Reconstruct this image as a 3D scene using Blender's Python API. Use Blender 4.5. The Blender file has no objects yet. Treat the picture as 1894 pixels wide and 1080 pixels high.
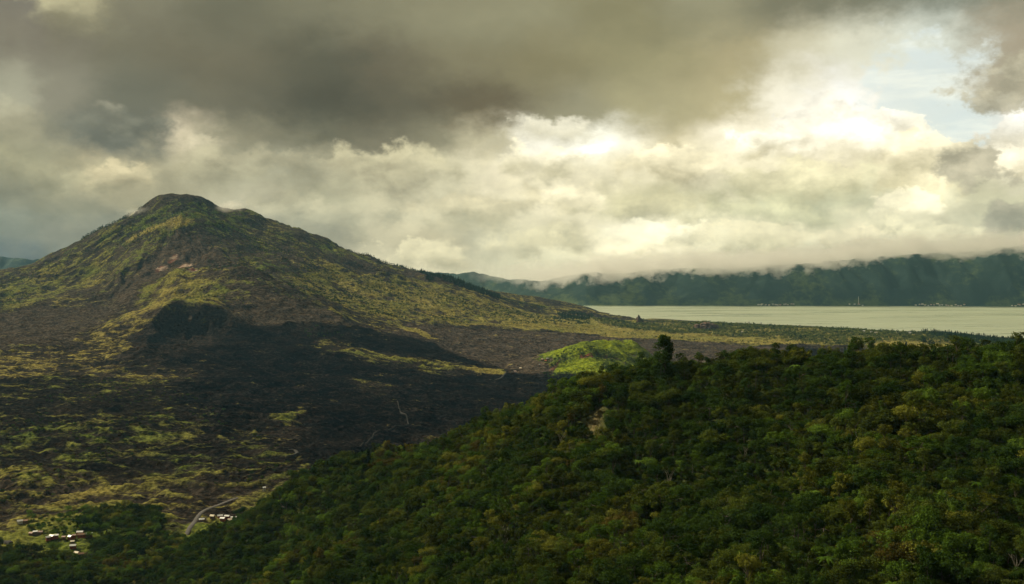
import bpy, math, random
import numpy as np
from mathutils import Vector

R = math.radians
rng = np.random.default_rng(11)
random.seed(11)
scene = bpy.context.scene
COL = scene.collection

# ------------------------------------------------------------------ camera
# metres; z = 0 is the lake, the viewpoint stands on the crater rim 420 m above it
EYE = np.array([0.0, 0.0, 420.0])
FOC, PX0, HOR = 1850.0, 947.0, 465.0           # focal length and eye-level row of the 1894 x 1080 photograph
cam_data = bpy.data.cameras.new('camera')
cam_data.sensor_width = 36.0
cam_data.lens = 36.0 * FOC / 1894.0
cam_data.shift_y = -(540.0 - HOR) / 1894.0
cam_data.clip_start = 1.0
cam_data.clip_end = 90000.0
cam = bpy.data.objects.new('camera', cam_data)
cam.location = EYE
cam.rotation_euler = (R(90), 0, 0)
COL.objects.link(cam)
scene.camera = cam

# ------------------------------------------------------------------ light
SUN_AZ, SUN_EL = R(-60), R(41)            # high on the left, breaking through the deck
EXPOSURE = 0.4
sun_data = bpy.data.lights.new('sun', 'SUN')
sun_data.energy = 5.0
sun_data.angle = R(2.5)
sun_data.color = (1.0, 0.87, 0.62)
sun = bpy.data.objects.new('sun', sun_data)
sd = Vector((math.sin(SUN_AZ) * math.cos(SUN_EL), math.cos(SUN_AZ) * math.cos(SUN_EL), math.sin(SUN_EL)))
sun.rotation_euler = sd.to_track_quat('Z', 'Y').to_euler()
sun.location = (0, 0, 3000)
COL.objects.link(sun)

vs = scene.view_settings
scene.display_settings.display_device = 'sRGB'
vs.view_transform = 'Standard'
vs.look = 'None'
vs.gamma = 1.0
vs.exposure = EXPOSURE
vs.use_curve_mapping = False
scene.cycles.use_denoising = True
scene.cycles.max_bounces = 5
scene.cycles.diffuse_bounces = 2
scene.cycles.glossy_bounces = 2
scene.cycles.transmission_bounces = 3
scene.cycles.transparent_max_bounces = 6
scene.cycles.volume_bounces = 2
scene.cycles.use_adaptive_sampling = True
scene.cycles.adaptive_threshold = 0.025


# ------------------------------------------------------------------ node helpers
class NT:
    """A small node-tree writer: every call adds one node and returns its output socket."""
    def __init__(self, tree):
        self.t = tree
        tree.nodes.clear()

    def n(self, kind, **props):
        nd = self.t.nodes.new(kind)
        for k, v in props.items():
            setattr(nd, k, v)
        return nd

    def put(self, sock, v):
        if isinstance(v, bpy.types.NodeSocket):
            self.t.links.new(v, sock)
        elif v is not None:
            sock.default_value = v

    def math(self, op, a, b=None, c=None, clamp=False):
        nd = self.n('ShaderNodeMath', operation=op, use_clamp=clamp)
        for i, v in enumerate((a, b, c)):
            self.put(nd.inputs[i], v)
        return nd.outputs[0]

    def vmath(self, op, a, b=None, scale=None):
        nd = self.n('ShaderNodeVectorMath', operation=op)
        self.put(nd.inputs[0], a)
        self.put(nd.inputs[1], b)
        if scale is not None:
            self.put(nd.inputs['Scale'], scale)
        return nd.outputs['Value' if op in ('LENGTH', 'DOT_PRODUCT') else 'Vector']

    def noise(self, vec, scale, detail=4.0, rough=0.55, kind='FBM', lac=2.0, color=False, dist=0.0):
        nd = self.n('ShaderNodeTexNoise', noise_dimensions='3D', noise_type=kind)
        self.put(nd.inputs['Vector'], vec)
        nd.inputs['Scale'].default_value = scale
        nd.inputs['Detail'].default_value = detail
        nd.inputs['Roughness'].default_value = rough
        nd.inputs['Lacunarity'].default_value = lac
        nd.inputs['Distortion'].default_value = dist
        return nd.outputs['Color' if color else 0]

    def step(self, v, lo, hi, a=0.0, b=1.0):
        nd = self.n('ShaderNodeMapRange', interpolation_type='SMOOTHSTEP')
        self.put(nd.inputs['Value'], v)
        for nm, x in (('From Min', lo), ('From Max', hi), ('To Min', a), ('To Max', b)):
            self.put(nd.inputs[nm], x)
        return nd.outputs['Result']

    def mix(self, f, a, b, blend='MIX'):
        nd = self.n('ShaderNodeMix', data_type='RGBA', blend_type=blend)
        self.put(nd.inputs[0], f)
        self.put(nd.inputs[6], a if isinstance(a, bpy.types.NodeSocket) else tuple(a) + (1,))
        self.put(nd.inputs[7], b if isinstance(b, bpy.types.NodeSocket) else tuple(b) + (1,))
        return nd.outputs[2]

    def ramp(self, fac, stops, interp='LINEAR'):
        nd = self.n('ShaderNodeValToRGB')
        cr = nd.color_ramp
        cr.interpolation = interp
        while len(cr.elements) < len(stops):
            cr.elements.new(0.5)
        for e, (p, c) in zip(cr.elements, stops):
            e.position = p
            e.color = tuple(c) + (1,)
        self.put(nd.inputs[0], fac)
        return nd.outputs[0]

    def sep(self, v):
        nd = self.n('ShaderNodeSeparateXYZ')
        self.put(nd.inputs[0], v)
        return nd.outputs

    def comb(self, x, y, z):
        nd = self.n('ShaderNodeCombineXYZ')
        for i, v in enumerate((x, y, z)):
            self.put(nd.inputs[i], v)
        return nd.outputs[0]


def lin(c):
    return tuple(((v / 255.0) / 12.92 if v <= 10.3 else ((v / 255.0 + 0.055) / 1.055) ** 2.4) for v in c)


# ------------------------------------------------------------------ sky
world = bpy.data.worlds.new('World')
scene.world = world
world.use_nodes = True
world.cycles.sampling_method = 'MANUAL'
world.cycles.sample_map_resolution = 512
w = NT(world.node_tree)
STRENGTH = 0.1
tc = w.n('ShaderNodeTexCoord').outputs['Generated']
nrm = w.vmath('NORMALIZE', tc)
dx, dy, dz = w.sep(nrm)
az = w.math('ARCTAN2', dx, dy)                       # heading, 0 = straight ahead
el = w.math('ARCSINE', dz)                           # height above eye level
# cloud billows drift the layout of the deck so that every border frays
flat = w.vmath('MULTIPLY', nrm, (1.0, 1.0, 1.55))
wa = w.vmath('SUBTRACT', w.noise(flat, 6.0, 2, 0.5, color=True), (0.5, 0.5, 0.5))
wb = w.vmath('SUBTRACT', w.noise(flat, 22.0, 5, 0.62, color=True), (0.5, 0.5, 0.5))
warp = w.vmath('ADD', w.vmath('SCALE', wa, scale=0.07), w.vmath('SCALE', wb, scale=0.075))
wx, wy, _ = w.sep(warp)
azw = w.math('ADD', az, wx)
elw = w.math('ADD', el, w.math('MULTIPLY', wy, 0.62))


def s_az(px):
    return math.atan((px - PX0) / FOC)


def s_el(px, py):
    return math.atan((HOR - py) / math.hypot(FOC, px - PX0))


SKY_ROWS = [
    (25, [(-300, (112, 108, 90)), (50, (122, 117, 103)), (115, (158, 152, 120)), (250, (126, 122, 100)), (400, (110, 108, 88)),
          (600, (122, 119, 96)), (800, (138, 134, 106)), (1000, (144, 140, 110)), (1150, (138, 133, 100)), (1300, (150, 146, 116)),
          (1450, (124, 122, 99)), (1600, (124, 124, 104)), (1750, (118, 122, 105)), (1890, (136, 136, 116)), (2200, (120, 117, 98))]),
    (115, [(-300, (112, 108, 90)), (50, (128, 122, 104)), (200, (118, 114, 93)), (400, (112, 107, 86)), (610, (92, 90, 73)),
           (700, (104, 98, 78)), (850, (130, 124, 96)), (1000, (136, 129, 96)), (1200, (150, 144, 108)), (1350, (172, 162, 124)),
           (1480, (206, 200, 170)), (1600, (222, 220, 196)), (1720, (218, 222, 206)), (1860, (168, 158, 134)), (2200, (130, 126, 105))]),
    (195, [(-300, (112, 108, 90)), (10, (165, 162, 138)), (90, (138, 134, 114)), (250, (108, 107, 90)), (400, (108, 104, 85)),
           (610, (82, 80, 65)), (750, (98, 93, 74)), (900, (106, 97, 74)), (1050, (150, 145, 116)), (1200, (164, 157, 120)),
           (1350, (182, 172, 132)), (1440, (246, 240, 216)), (1550, (255, 253, 243)), (1680, (238, 233, 208)), (1760, (206, 213, 203)),
           (1830, (176, 168, 144)), (2200, (140, 136, 114))]),
    (258, [(-300, (116, 112, 93)), (40, (152, 147, 120)), (150, (104, 105, 92)), (300, (104, 104, 90)), (365, (196, 184, 154)),
           (450, (136, 131, 106)), (600, (106, 103, 83)), (710, (112, 107, 86)), (820, (130, 125, 100)), (900, (182, 174, 142)),
           (980, (238, 233, 212)), (1100, (252, 248, 226)), (1250, (188, 178, 142)), (1390, (244, 235, 206)), (1500, (255, 254, 248)),
           (1600, (250, 241, 212)), (1700, (240, 230, 196)), (1780, (196, 208, 206)), (1870, (250, 246, 230)), (2200, (170, 164, 138))]),
    (320, [(-300, (124, 120, 98)), (50, (146, 142, 113)), (200, (174, 164, 130)), (350, (156, 149, 119)), (500, (152, 149, 124)),
           (650, (176, 169, 137)), (800, (196, 189, 156)), (950, (226, 216, 182)), (1100, (226, 217, 182)), (1250, (231, 221, 186)),
           (1400, (240, 230, 192)), (1550, (226, 219, 177)), (1700, (226, 217, 178)), (1800, (176, 170, 140)), (1880, (226, 217, 188)),
           (2200, (176, 170, 142))]),
    (380, [(-300, (120, 117, 97)), (30, (131, 128, 104)), (150, (142, 137, 110)), (260, (154, 146, 115)), (480, (166, 159, 131)),
           (600, (156, 151, 122)), (750, (190, 181, 147)), (900, (196, 187, 151)), (1050, (240, 229, 192)), (1150, (202, 194, 153)),
           (1300, (206, 200, 162)), (1450, (191, 189, 152)), (1600, (196, 193, 157)), (1700, (226, 219, 182)), (1850, (191, 186, 152)),
           (2200, (168, 163, 135))]),
    (440, [(-300, (108, 108, 94)), (20, (114, 114, 97)), (100, (122, 119, 100)), (350, (140, 135, 112)), (600, (142, 137, 113)),
           (700, (176, 167, 135)), (800, (191, 180, 144)), (900, (186, 179, 147)), (1050, (206, 196, 158)), (1200, (252, 242, 208)),
           (1300, (226, 217, 178)), (1450, (226, 217, 178)), (1600, (216, 206, 170)), (1750, (220, 211, 174)), (1880, (182, 177, 148)),
           (2200, (160, 157, 132))]),
    (495, [(-300, (84, 92, 92)), (20, (88, 95, 93)), (100, (102, 103, 90)), (350, (130, 127, 108)), (600, (160, 152, 125)),
           (780, (214, 204, 166)), (900, (192, 186, 152)), (1050, (220, 212, 174)), (1200, (234, 222, 182)), (1350, (220, 212, 174)),
           (1500, (202, 196, 162)), (1700, (196, 190, 157)), (2200, (166, 163, 138))]),
]
AZ0, AZ1 = -1.2, 1.2
azn = w.math('DIVIDE', w.math('SUBTRACT', azw, AZ0), AZ1 - AZ0, clamp=True)
deck = None
prev = None
for py, stops in SKY_ROWS:
    cols = [((s_az(px) - AZ0) / (AZ1 - AZ0), lin(c)) for px, c in stops]
    row = w.ramp(azn, cols, 'EASE')
    e = math.atan((HOR - py) / FOC)
    deck = row if deck is None else w.mix(w.step(elw, prev, e), deck, row)
    prev = e
# all round and overhead the same grey deck closes the sky
side = w.step(w.math('ABSOLUTE', az), 0.62, 1.15)
ov = w.math('MAXIMUM', side, w.step(el, 0.25, 0.5))
deck = w.mix(ov, deck, lin((118, 114, 95)))
# billows: the deck's lumps, lit from the side of the veiled sun
def body(v):
    vo = w.n('ShaderNodeTexVoronoi', voronoi_dimensions='3D', feature='F1', normalize=True)
    w.put(vo.inputs['Vector'], v)
    vo.inputs['Scale'].default_value = 9.0
    vo.inputs['Detail'].default_value = 2.0
    vo.inputs['Roughness'].default_value = 0.5
    vo.inputs['Lacunarity'].default_value = 2.2
    return vo.outputs['Distance']


wob = w.vmath('ADD', flat, w.vmath('SCALE', wb, scale=0.07))
d0 = body(wob)
d1 = body(w.vmath('ADD', wob, (-0.006, 0.0, 0.024)))
n0 = w.noise(flat, 30.0, 5, 0.6)
b2 = w.noise(flat, 6.0, 3, 0.5)
low = w.step(elw, 0.150, 0.075, 0.22, 1.0)
lump = w.math('MULTIPLY', w.math('SUBTRACT', d1, d0), 1.5)
lump = w.math('ADD', lump, w.math('MULTIPLY', w.math('SUBTRACT', b2, 0.5), 0.5))
lump = w.math('ADD', lump, w.math('MULTIPLY', w.math('SUBTRACT', n0, 0.5), 0.36))
gain = w.math('MAXIMUM', 0.35, w.math('ADD', w.step(el, 0.17, 0.06, 0.80, 0.97), w.math('MULTIPLY', lump, low)))
deck = w.mix(1.0, deck, w.comb(gain, gain, gain), 'MULTIPLY')


def blob(px, py, rx, ry, soft, amp=2.0):
    """0..1 mask of one cloud: an ellipse in heading and height, its border frayed by the billows."""
    a = w.math('DIVIDE', w.math('SUBTRACT', azf, s_az(px)), rx / FOC)
    b = w.math('DIVIDE', w.math('SUBTRACT', elf, s_el(px, py)), ry / FOC)
    d = w.math('SQRT', w.math('ADD', w.math('MULTIPLY', a, a), w.math('MULTIPLY', b, b)))
    v = w.math('ADD', w.math('SUBTRACT', 1.0, d), w.math('MULTIPLY', w.math('SUBTRACT', puff, 0.5), amp))
    return w.step(v, 0.0, soft)


azf = w.math('ADD', az, w.math('MULTIPLY', wx, 0.8))
elf = w.math('ADD', el, w.math('MULTIPLY', wy, 0.5))
puff = w.noise(w.vmath('MULTIPLY', nrm, (1, 1, 1.25)), 34.0, 6, 0.6)
sky = w.n('ShaderNodeTexSky', sky_type='NISHITA')
sky.sun_disc = False
sky.sun_elevation = SUN_EL
sky.sun_rotation = SUN_AZ
sky.altitude = 1400
sky.air_density = 1.2
sky.dust_density = 2.5
clear = w.mix(0.80, w.mix(1.0, sky.outputs[0], (0.1, 0.1, 0.1), 'MULTIPLY'), lin((208, 214, 204)))
cirrus = w.noise(w.vmath('MULTIPLY', nrm, (6, 6, 40)), 1.6, 4, 0.6)
clear = w.mix(w.step(cirrus, 0.35, 0.75, 0.0, 0.7), clear, lin((236, 236, 218)))
gap = w.math('MAXIMUM', blob(1720, 195, 150, 115, 0.45), blob(1790, 262, 62, 50, 0.4))
deck = w.mix(w.math('MULTIPLY', gap, 0.85), deck, clear)
# heaped clouds, the far ones first: lit crowns, shaded bases
lobe = w.math('ADD', 0.92, w.math('MULTIPLY', lump, 1.25))


def heap(px, py, rx, ry, top, base, op=0.8, soft=0.4, amp=2.2):
    a_ = w.math('DIVIDE', w.math('SUBTRACT', azf, s_az(px)), rx / FOC)
    b_ = w.math('DIVIDE', w.math('SUBTRACT', elf, s_el(px, py)), ry / FOC)
    d_ = w.math('SQRT', w.math('ADD', w.math('MULTIPLY', a_, a_), w.math('MULTIPLY', b_, b_)))
    v_ = w.math('ADD', w.math('SUBTRACT', 1.0, d_), w.math('MULTIPLY', w.math('SUBTRACT', puff, 0.5), amp))
    # crisp along the crown, melting away below
    so = w.step(b_, -0.5, 0.5, soft * 2.4, soft)
    m_ = w.math('MULTIPLY', w.step(v_, 0.0, so), op)
    c_ = w.mix(w.step(w.math('ADD', b_, w.math('MULTIPLY', lump, 1.2)), -0.7, 0.75), tuple(v * 0.84 for v in lin(base)), lin(top))
    c_ = w.mix(1.0, c_, w.comb(w.math('MULTIPLY', lobe, 1.01), lobe, w.math('MULTIPLY', lobe, 0.95)), 'MULTIPLY')
    global deck
    deck = w.mix(m_, deck, c_)


for h in [
    (120, 28, 90, 60, (172, 166, 134), (132, 127, 104), 0.8, 0.6),
    (20, 220, 70, 46, (172, 167, 142), (146, 141, 118), 0.6, 0.7),
    (250, 238, 150, 30, (112, 112, 98), (98, 99, 88), 0.8, 0.5),
    (378, 270, 40, 32, (196, 186, 158), (160, 153, 127), 0.6, 0.7),
    (210, 205, 34, 16, (150, 147, 128), (126, 124, 108), 0.5, 0.8),
    (1020, 228, 95, 30, (236, 231, 210), (205, 198, 168), 0.75, 0.5),
    (1640, 262, 110, 62, (255, 250, 232), (236, 225, 186), 0.95, 0.2),
    (1530, 262, 150, 74, (250, 246, 232), (236, 226, 190), 0.95, 0.22),
    (1710, 318, 95, 74, (246, 236, 204), (224, 214, 172), 0.95, 0.22),
    (1905, 262, 86, 56, (255, 253, 244), (238, 229, 200), 0.95, 0.16),
    (1875, 305, 50, 26, (252, 244, 220), (232, 222, 188), 0.9, 0.3),
    (1390, 272, 46, 34, (255, 250, 230), (226, 216, 178), 0.85, 0.25),
    (1240, 318, 120, 52, (242, 232, 198), (204, 194, 156), 0.8, 0.35),
    (1000, 300, 110, 48, (244, 235, 204), (206, 198, 162), 0.8, 0.35),
    (720, 318, 150, 55, (200, 192, 158), (164, 157, 129), 0.75, 0.45),
    (480, 322, 160, 45, (176, 169, 140), (150, 145, 118), 0.7, 0.5),
    (210, 322, 80, 40, (198, 186, 150), (152, 146, 117), 0.75, 0.35),
    (60, 330, 100, 50, (158, 153, 124), (138, 134, 108), 0.7, 0.5),
    (1470, 345, 170, 48, (238, 230, 190), (206, 200, 160), 0.8, 0.35),
    (1060, 382, 80, 40, (250, 240, 205), (214, 204, 166), 0.85, 0.3),
    (890, 388, 150, 46, (208, 198, 164), (178, 170, 137), 0.8, 0.4),
    (1200, 398, 130, 36, (214, 206, 166), (186, 178, 141), 0.8, 0.4),
    (1430, 402, 150, 46, (206, 202, 164), (178, 175, 140), 0.8, 0.4),
    (1690, 398, 70, 44, (246, 238, 206), (206, 199, 162), 0.85, 0.25),
    (600, 408, 150, 44, (176, 169, 140), (150, 145, 120), 0.75, 0.45),
    (1215, 452, 120, 34, (255, 248, 216), (224, 214, 174), 0.85, 0.35),
    (1400, 452, 120, 38, (238, 228, 190), (208, 200, 162), 0.8, 0.3),
    (1010, 450, 130, 34, (216, 207, 170), (190, 182, 147), 0.75, 0.4),
    (790, 470, 100, 34, (226, 216, 178), (194, 185, 150), 0.8, 0.3),
    (1590, 456, 130, 40, (232, 222, 186), (202, 193, 158), 0.85, 0.28),
    (1770, 446, 120, 44, (232, 224, 188), (204, 196, 160), 0.85, 0.28),
]:
    heap(*h)
# shaded scraps in front of them
shade = w.mix(w.step(w.math('ADD', puff, lump), 0.2, 0.9), lin((138, 133, 112)), lin((192, 184, 156)))
for px, py, rx, ry in ((1845, 172, 84, 44), (1885, 135, 66, 46), (1800, 320, 64, 34), (1870, 392, 60, 32), (1835, 300, 36, 20)):
    deck = w.mix(w.math('MULTIPLY', blob(px, py, rx, ry, 0.5, 3.0), 0.9), deck, shade)
# bright spots added into the deck's colour right of centre
ga = w.math('DIVIDE', w.math('SUBTRACT', azf, s_az(1495)), 95 / FOC)
gb = w.math('DIVIDE', w.math('SUBTRACT', elf, s_el(1495, 240)), 40 / FOC)
g2 = w.math('EXPONENT', w.math('MULTIPLY', w.math('ADD', w.math('MULTIPLY', ga, ga), w.math('MULTIPLY', gb, gb)), -0.8))
g2 = w.math('MULTIPLY', g2, w.step(puff, 0.15, 0.5))
deck = w.mix(g2, deck, (0.22, 0.2, 0.16), 'ADD')
ha = w.math('DIVIDE', w.math('SUBTRACT', azf, s_az(1080)), 52 / FOC)
hb = w.math('DIVIDE', w.math('SUBTRACT', elf, s_el(1080, 272)), 13 / FOC)
h2 = w.math('EXPONENT', w.math('MULTIPLY', w.math('ADD', w.math('MULTIPLY', ha, ha), w.math('MULTIPLY', hb, hb)), -0.8))
h2 = w.math('MULTIPLY', h2, w.step(puff, 0.3, 0.6))
deck = w.mix(h2, deck, (0.6, 0.56, 0.46), 'ADD')
deck = w.mix(1.0, deck, (1 / STRENGTH,) * 3, 'MULTIPLY')
bg = w.n('ShaderNodeBackground')
w.put(bg.inputs['Color'], deck)
bg.inputs['Strength'].default_value = STRENGTH
w.t.links.new(bg.outputs[0], w.n('ShaderNodeOutputWorld').inputs['Surface'])


# ------------------------------------------------------------------ numpy helpers
_perm = np.random.default_rng(5).permutation(512).astype(np.int64)
_perm = np.concatenate([_perm, _perm])
_ang = np.random.default_rng(6).uniform(0, 2 * np.pi, 512)
_gx, _gy = np.cos(_ang).astype(np.float32), np.sin(_ang).astype(np.float32)


def perlin(x, y, seed=0):
    xi, yi = np.floor(x).astype(np.int64), np.floor(y).astype(np.int64)
    xf, yf = (x - xi).astype(np.float32), (y - yi).astype(np.float32)
    u, v = xf * xf * xf * (xf * (xf * 6 - 15) + 10), yf * yf * yf * (yf * (yf * 6 - 15) + 10)

    def g(ix, iy, fx, fy):
        h = _perm[(_perm[(ix + seed * 57) & 511] + iy) & 511]
        return _gx[h] * fx + _gy[h] * fy
    a = g(xi, yi, xf, yf)
    b = g(xi + 1, yi, xf - 1, yf)
    c = g(xi, yi + 1, xf, yf - 1)
    d = g(xi + 1, yi + 1, xf - 1, yf - 1)
    return (a + u * (b - a)) * (1 - v) + (c + u * (d - c)) * v      # about -0.7 .. 0.7


def fbm(x, y, wl, octs=4, rough=0.5, seed=0):
    s, a, t = 0.0, 1.0, 0.0
    f = 1.0 / wl
    for k in range(octs):
        s = s + a * perlin(x * f, y * f, seed + k * 7)
        t += a
        a *= rough
        f *= 2.03
    return s / t * 1.5


def ridged(x, y, wl, octs=4, rough=0.5, seed=0):
    s, a, t = 0.0, 1.0, 0.0
    f = 1.0 / wl
    for k in range(octs):
        s = s + a * (1 - np.abs(perlin(x * f, y * f, seed + k * 7)) * 2.2)
        t += a
        a *= rough
        f *= 2.03
    return s / t                                                     # about -0.3 .. 1


def sm(v, lo, hi):
    t = np.clip((v - lo) / (hi - lo), 0, 1)
    return t * t * (3 - 2 * t)


def ray(px, py, d):
    """The point seen in direction (px, py) of the photograph at depth d metres."""
    return ((px - PX0) / FOC * d, d, EYE[2] - (py - HOR) / FOC * d)


class TPS:
    """Smooth sheet through surveyed points."""
    def __init__(self, pts, lam=0.0, sc=1000.0):
        P = np.array(pts, float)
        self.sc = sc
        X = P[:, :2] / sc
        n = len(X)
        K = self.k(X[:, None, :] - X[None, :, :])
        A = np.zeros((n + 3, n + 3))
        A[:n, :n] = K + lam * np.eye(n)
        A[:n, n] = 1
        A[:n, n + 1:] = X
        A[n, :n] = 1
        A[n + 1:, :n] = X.T
        sol = np.linalg.solve(A, np.concatenate([P[:, 2], [0, 0, 0]]))
        self.w, self.a, self.X = sol[:n], sol[n:], X

    @staticmethod
    def k(d):
        r2 = (d * d).sum(-1)
        return 0.5 * r2 * np.log(r2 + 1e-12)

    def __call__(self, x, y):
        x, y = np.asarray(x, float) / self.sc, np.asarray(y, float) / self.sc
        out = self.a[0] + self.a[1] * x + self.a[2] * y
        for wi, (cx, cy) in zip(self.w, self.X):
            r2 = (x - cx) ** 2 + (y - cy) ** 2
            out = out + wi * 0.5 * r2 * np.log(r2 + 1e-12)
        return out


# ------------------------------------------------------------------ lie of the land
base_pts = [ray(*p) for p in [
    (-500, 1000, 1150), (0, 1000, 1150), (200, 990, 1170), (400, 985, 1190), (0, 900, 1400), (300, 900, 1400), (560, 900, 1400),
    (620, 850, 1600), (300, 800, 1720), (0, 800, 1720), (-500, 800, 1720), (0, 740, 2000), (350, 745, 2050), (620, 750, 2080), (800, 770, 2080),
    (600, 690, 2550), (800, 690, 2750), (1000, 695, 2950), (1000, 640, 3700), (1200, 655, 3600), (800, 640, 3350),
    (1200, 622, 4550), (1400, 640, 4200), (1600, 625, 4550), (1894, 640, 4150), (2300, 660, 3900),
    (-500, 640, 2800), (-500, 560, 3800), (0, 570, 3650), (0, 640, 2750), (150, 660, 2600), (100, 600, 3250), (200, 560, 3650), (150, 520, 4200),
    (0, 512, 4700), (60, 494, 4700), (130, 465, 4700), (185, 431, 4720), (240, 402, 4750), (290, 376, 4780),
    (345, 368, 4800), (395, 386, 4820), (455, 396, 4900), (510, 423, 4850), (545, 432, 4830), (600, 466, 4800), (650, 488, 4800),
    (700, 504, 4850), (780, 522, 4900), (860, 548, 5000), (920, 566, 5100), (1000, 578, 5350), (1080, 583, 5700),
    (340, 425, 4400), (340, 480, 4000), (340, 535, 3560), (330, 600, 3100), (330, 655, 2680), (470, 455, 4400), (470, 545, 3480),
    (560, 500, 4200), (600, 560, 3700), (700, 560, 4150), (700, 620, 3200), (850, 580, 4300), (520, 650, 2800), (900, 612, 3950), (250, 480, 4200),
]]
base_pts += [(-1560, 5600, 470), (-1560, 6500, 260), (-2600, 5600, 300), (-600, 5700, 300), (-400, 6500, 190), (-2600, 6600, 200), (-4200, 4700, 230),
             (-4200, 3200, 150), (-4200, 6500, 150), (-4200, 1500, 95), (-1500, 7600, 150), (0, 6700, 95), (-200, 7600, 80), (500, 6300, 60),
             (2300, 3300, 40), (800, 2000, 60), (1600, 2200, 60), (2500, 2200, 60), (-300, 600, 80), (0, 1200, 70), (600, 1200, 70), (1800, 1200, 70)]
# the lake shore, a little above the water
SHORE = [(1094, 573.5), (1130, 580), (1200, 589), (1300, 594), (1400, 599), (1500, 603), (1600, 609), (1700, 614), (1800, 621), (1894, 631), (2150, 662)]
for px, py in SHORE:
    d = EYE[2] * FOC / (py - HOR)
    base_pts.append((ray(px, py, d)[0], d, 0.0))
    base_pts.append((ray(px, py, d * 1.07)[0], d * 1.07, -14.0))
    base_pts.append((ray(px, py, d * 0.93)[0], d * 0.93, 7.0))
base_pts += [(1500, 7300, -40), (3500, 7000, -40), (4200, 5500, -40)]
BASE = TPS(base_pts, 0.0006)

hill_pts = [ray(*p) for p in [
    (2300, 672, 600), (1894, 670, 640), (1800, 667, 645), (1700, 667, 650), (1600, 674, 660), (1500, 681, 668), (1400, 688, 675), (1300, 693, 690),
    (1230, 704, 700), (1130, 710, 722), (1060, 726, 745), (1000, 756, 780), (940, 784, 805), (880, 812, 835), (750, 853, 905), (640, 872, 950),
    (600, 880, 965), (550, 905, 995), (500, 943, 1025), (440, 982, 1085),
    (1894, 850, 455), (1894, 1080, 350), (2300, 850, 430), (2300, 1080, 330), (1500, 1080, 380), (1500, 850, 520), (1250, 850, 590), (1250, 1080, 425),
    (1000, 1080, 490), (1000, 900, 620), (700, 1080, 650), (700, 950, 800), (500, 1080, 800), (500, 1010, 915), (300, 1080, 960), (0, 1080, 1040),
    (-500, 1080, 1040), (1700, 960, 425), (1130, 790, 665)]]
for p in list(hill_pts[:20]):                       # the far side of the ridge falls away to the plain
    hill_pts.append((p[0] + 30, p[1] + 110, p[2] - 48))
    hill_pts.append((p[0] + 120, p[1] + 420, max(p[2] - 250, 0)))
hill_pts += [(0, 60, 330), (400, 60, 330), (-300, 300, 190), (-700, 600, 110), (0, 300, 250), (300, 200, 300), (-500, 100, 250)]
HILL = TPS(hill_pts, 0.0004)
SUMMIT = ray(345, 368, 4800)


def at(px, py, d):
    x, y, _ = ray(px, py, d)
    return x, y


def cone(x, y, px, py, d, rad, h, cr=0.0, depth=0.0, pw=1.6, sx=1.0):
    """A cinder cone: flank, and a bowl of radius cr sunk into its top."""
    cx, cy = at(px, py, d)
    wob = 1 + 0.16 * perlin(x / 90.0, y / 90.0, 31)
    r = np.hypot((x - cx) / sx, y - cy) * wob
    z = h * np.clip(1 - r / rad, 0, 1) ** pw
    if cr:
        z = z - depth * np.clip(1 - (r / cr) ** 2, 0, 1) ** 0.8
    return z


def hill_w(x, y):
    return HILL(x, y) + 9.0 * fbm(x, y, 150, 3, 0.5, 3) + 3.0 * fbm(x, y, 45, 2, 0.5, 9)


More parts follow.
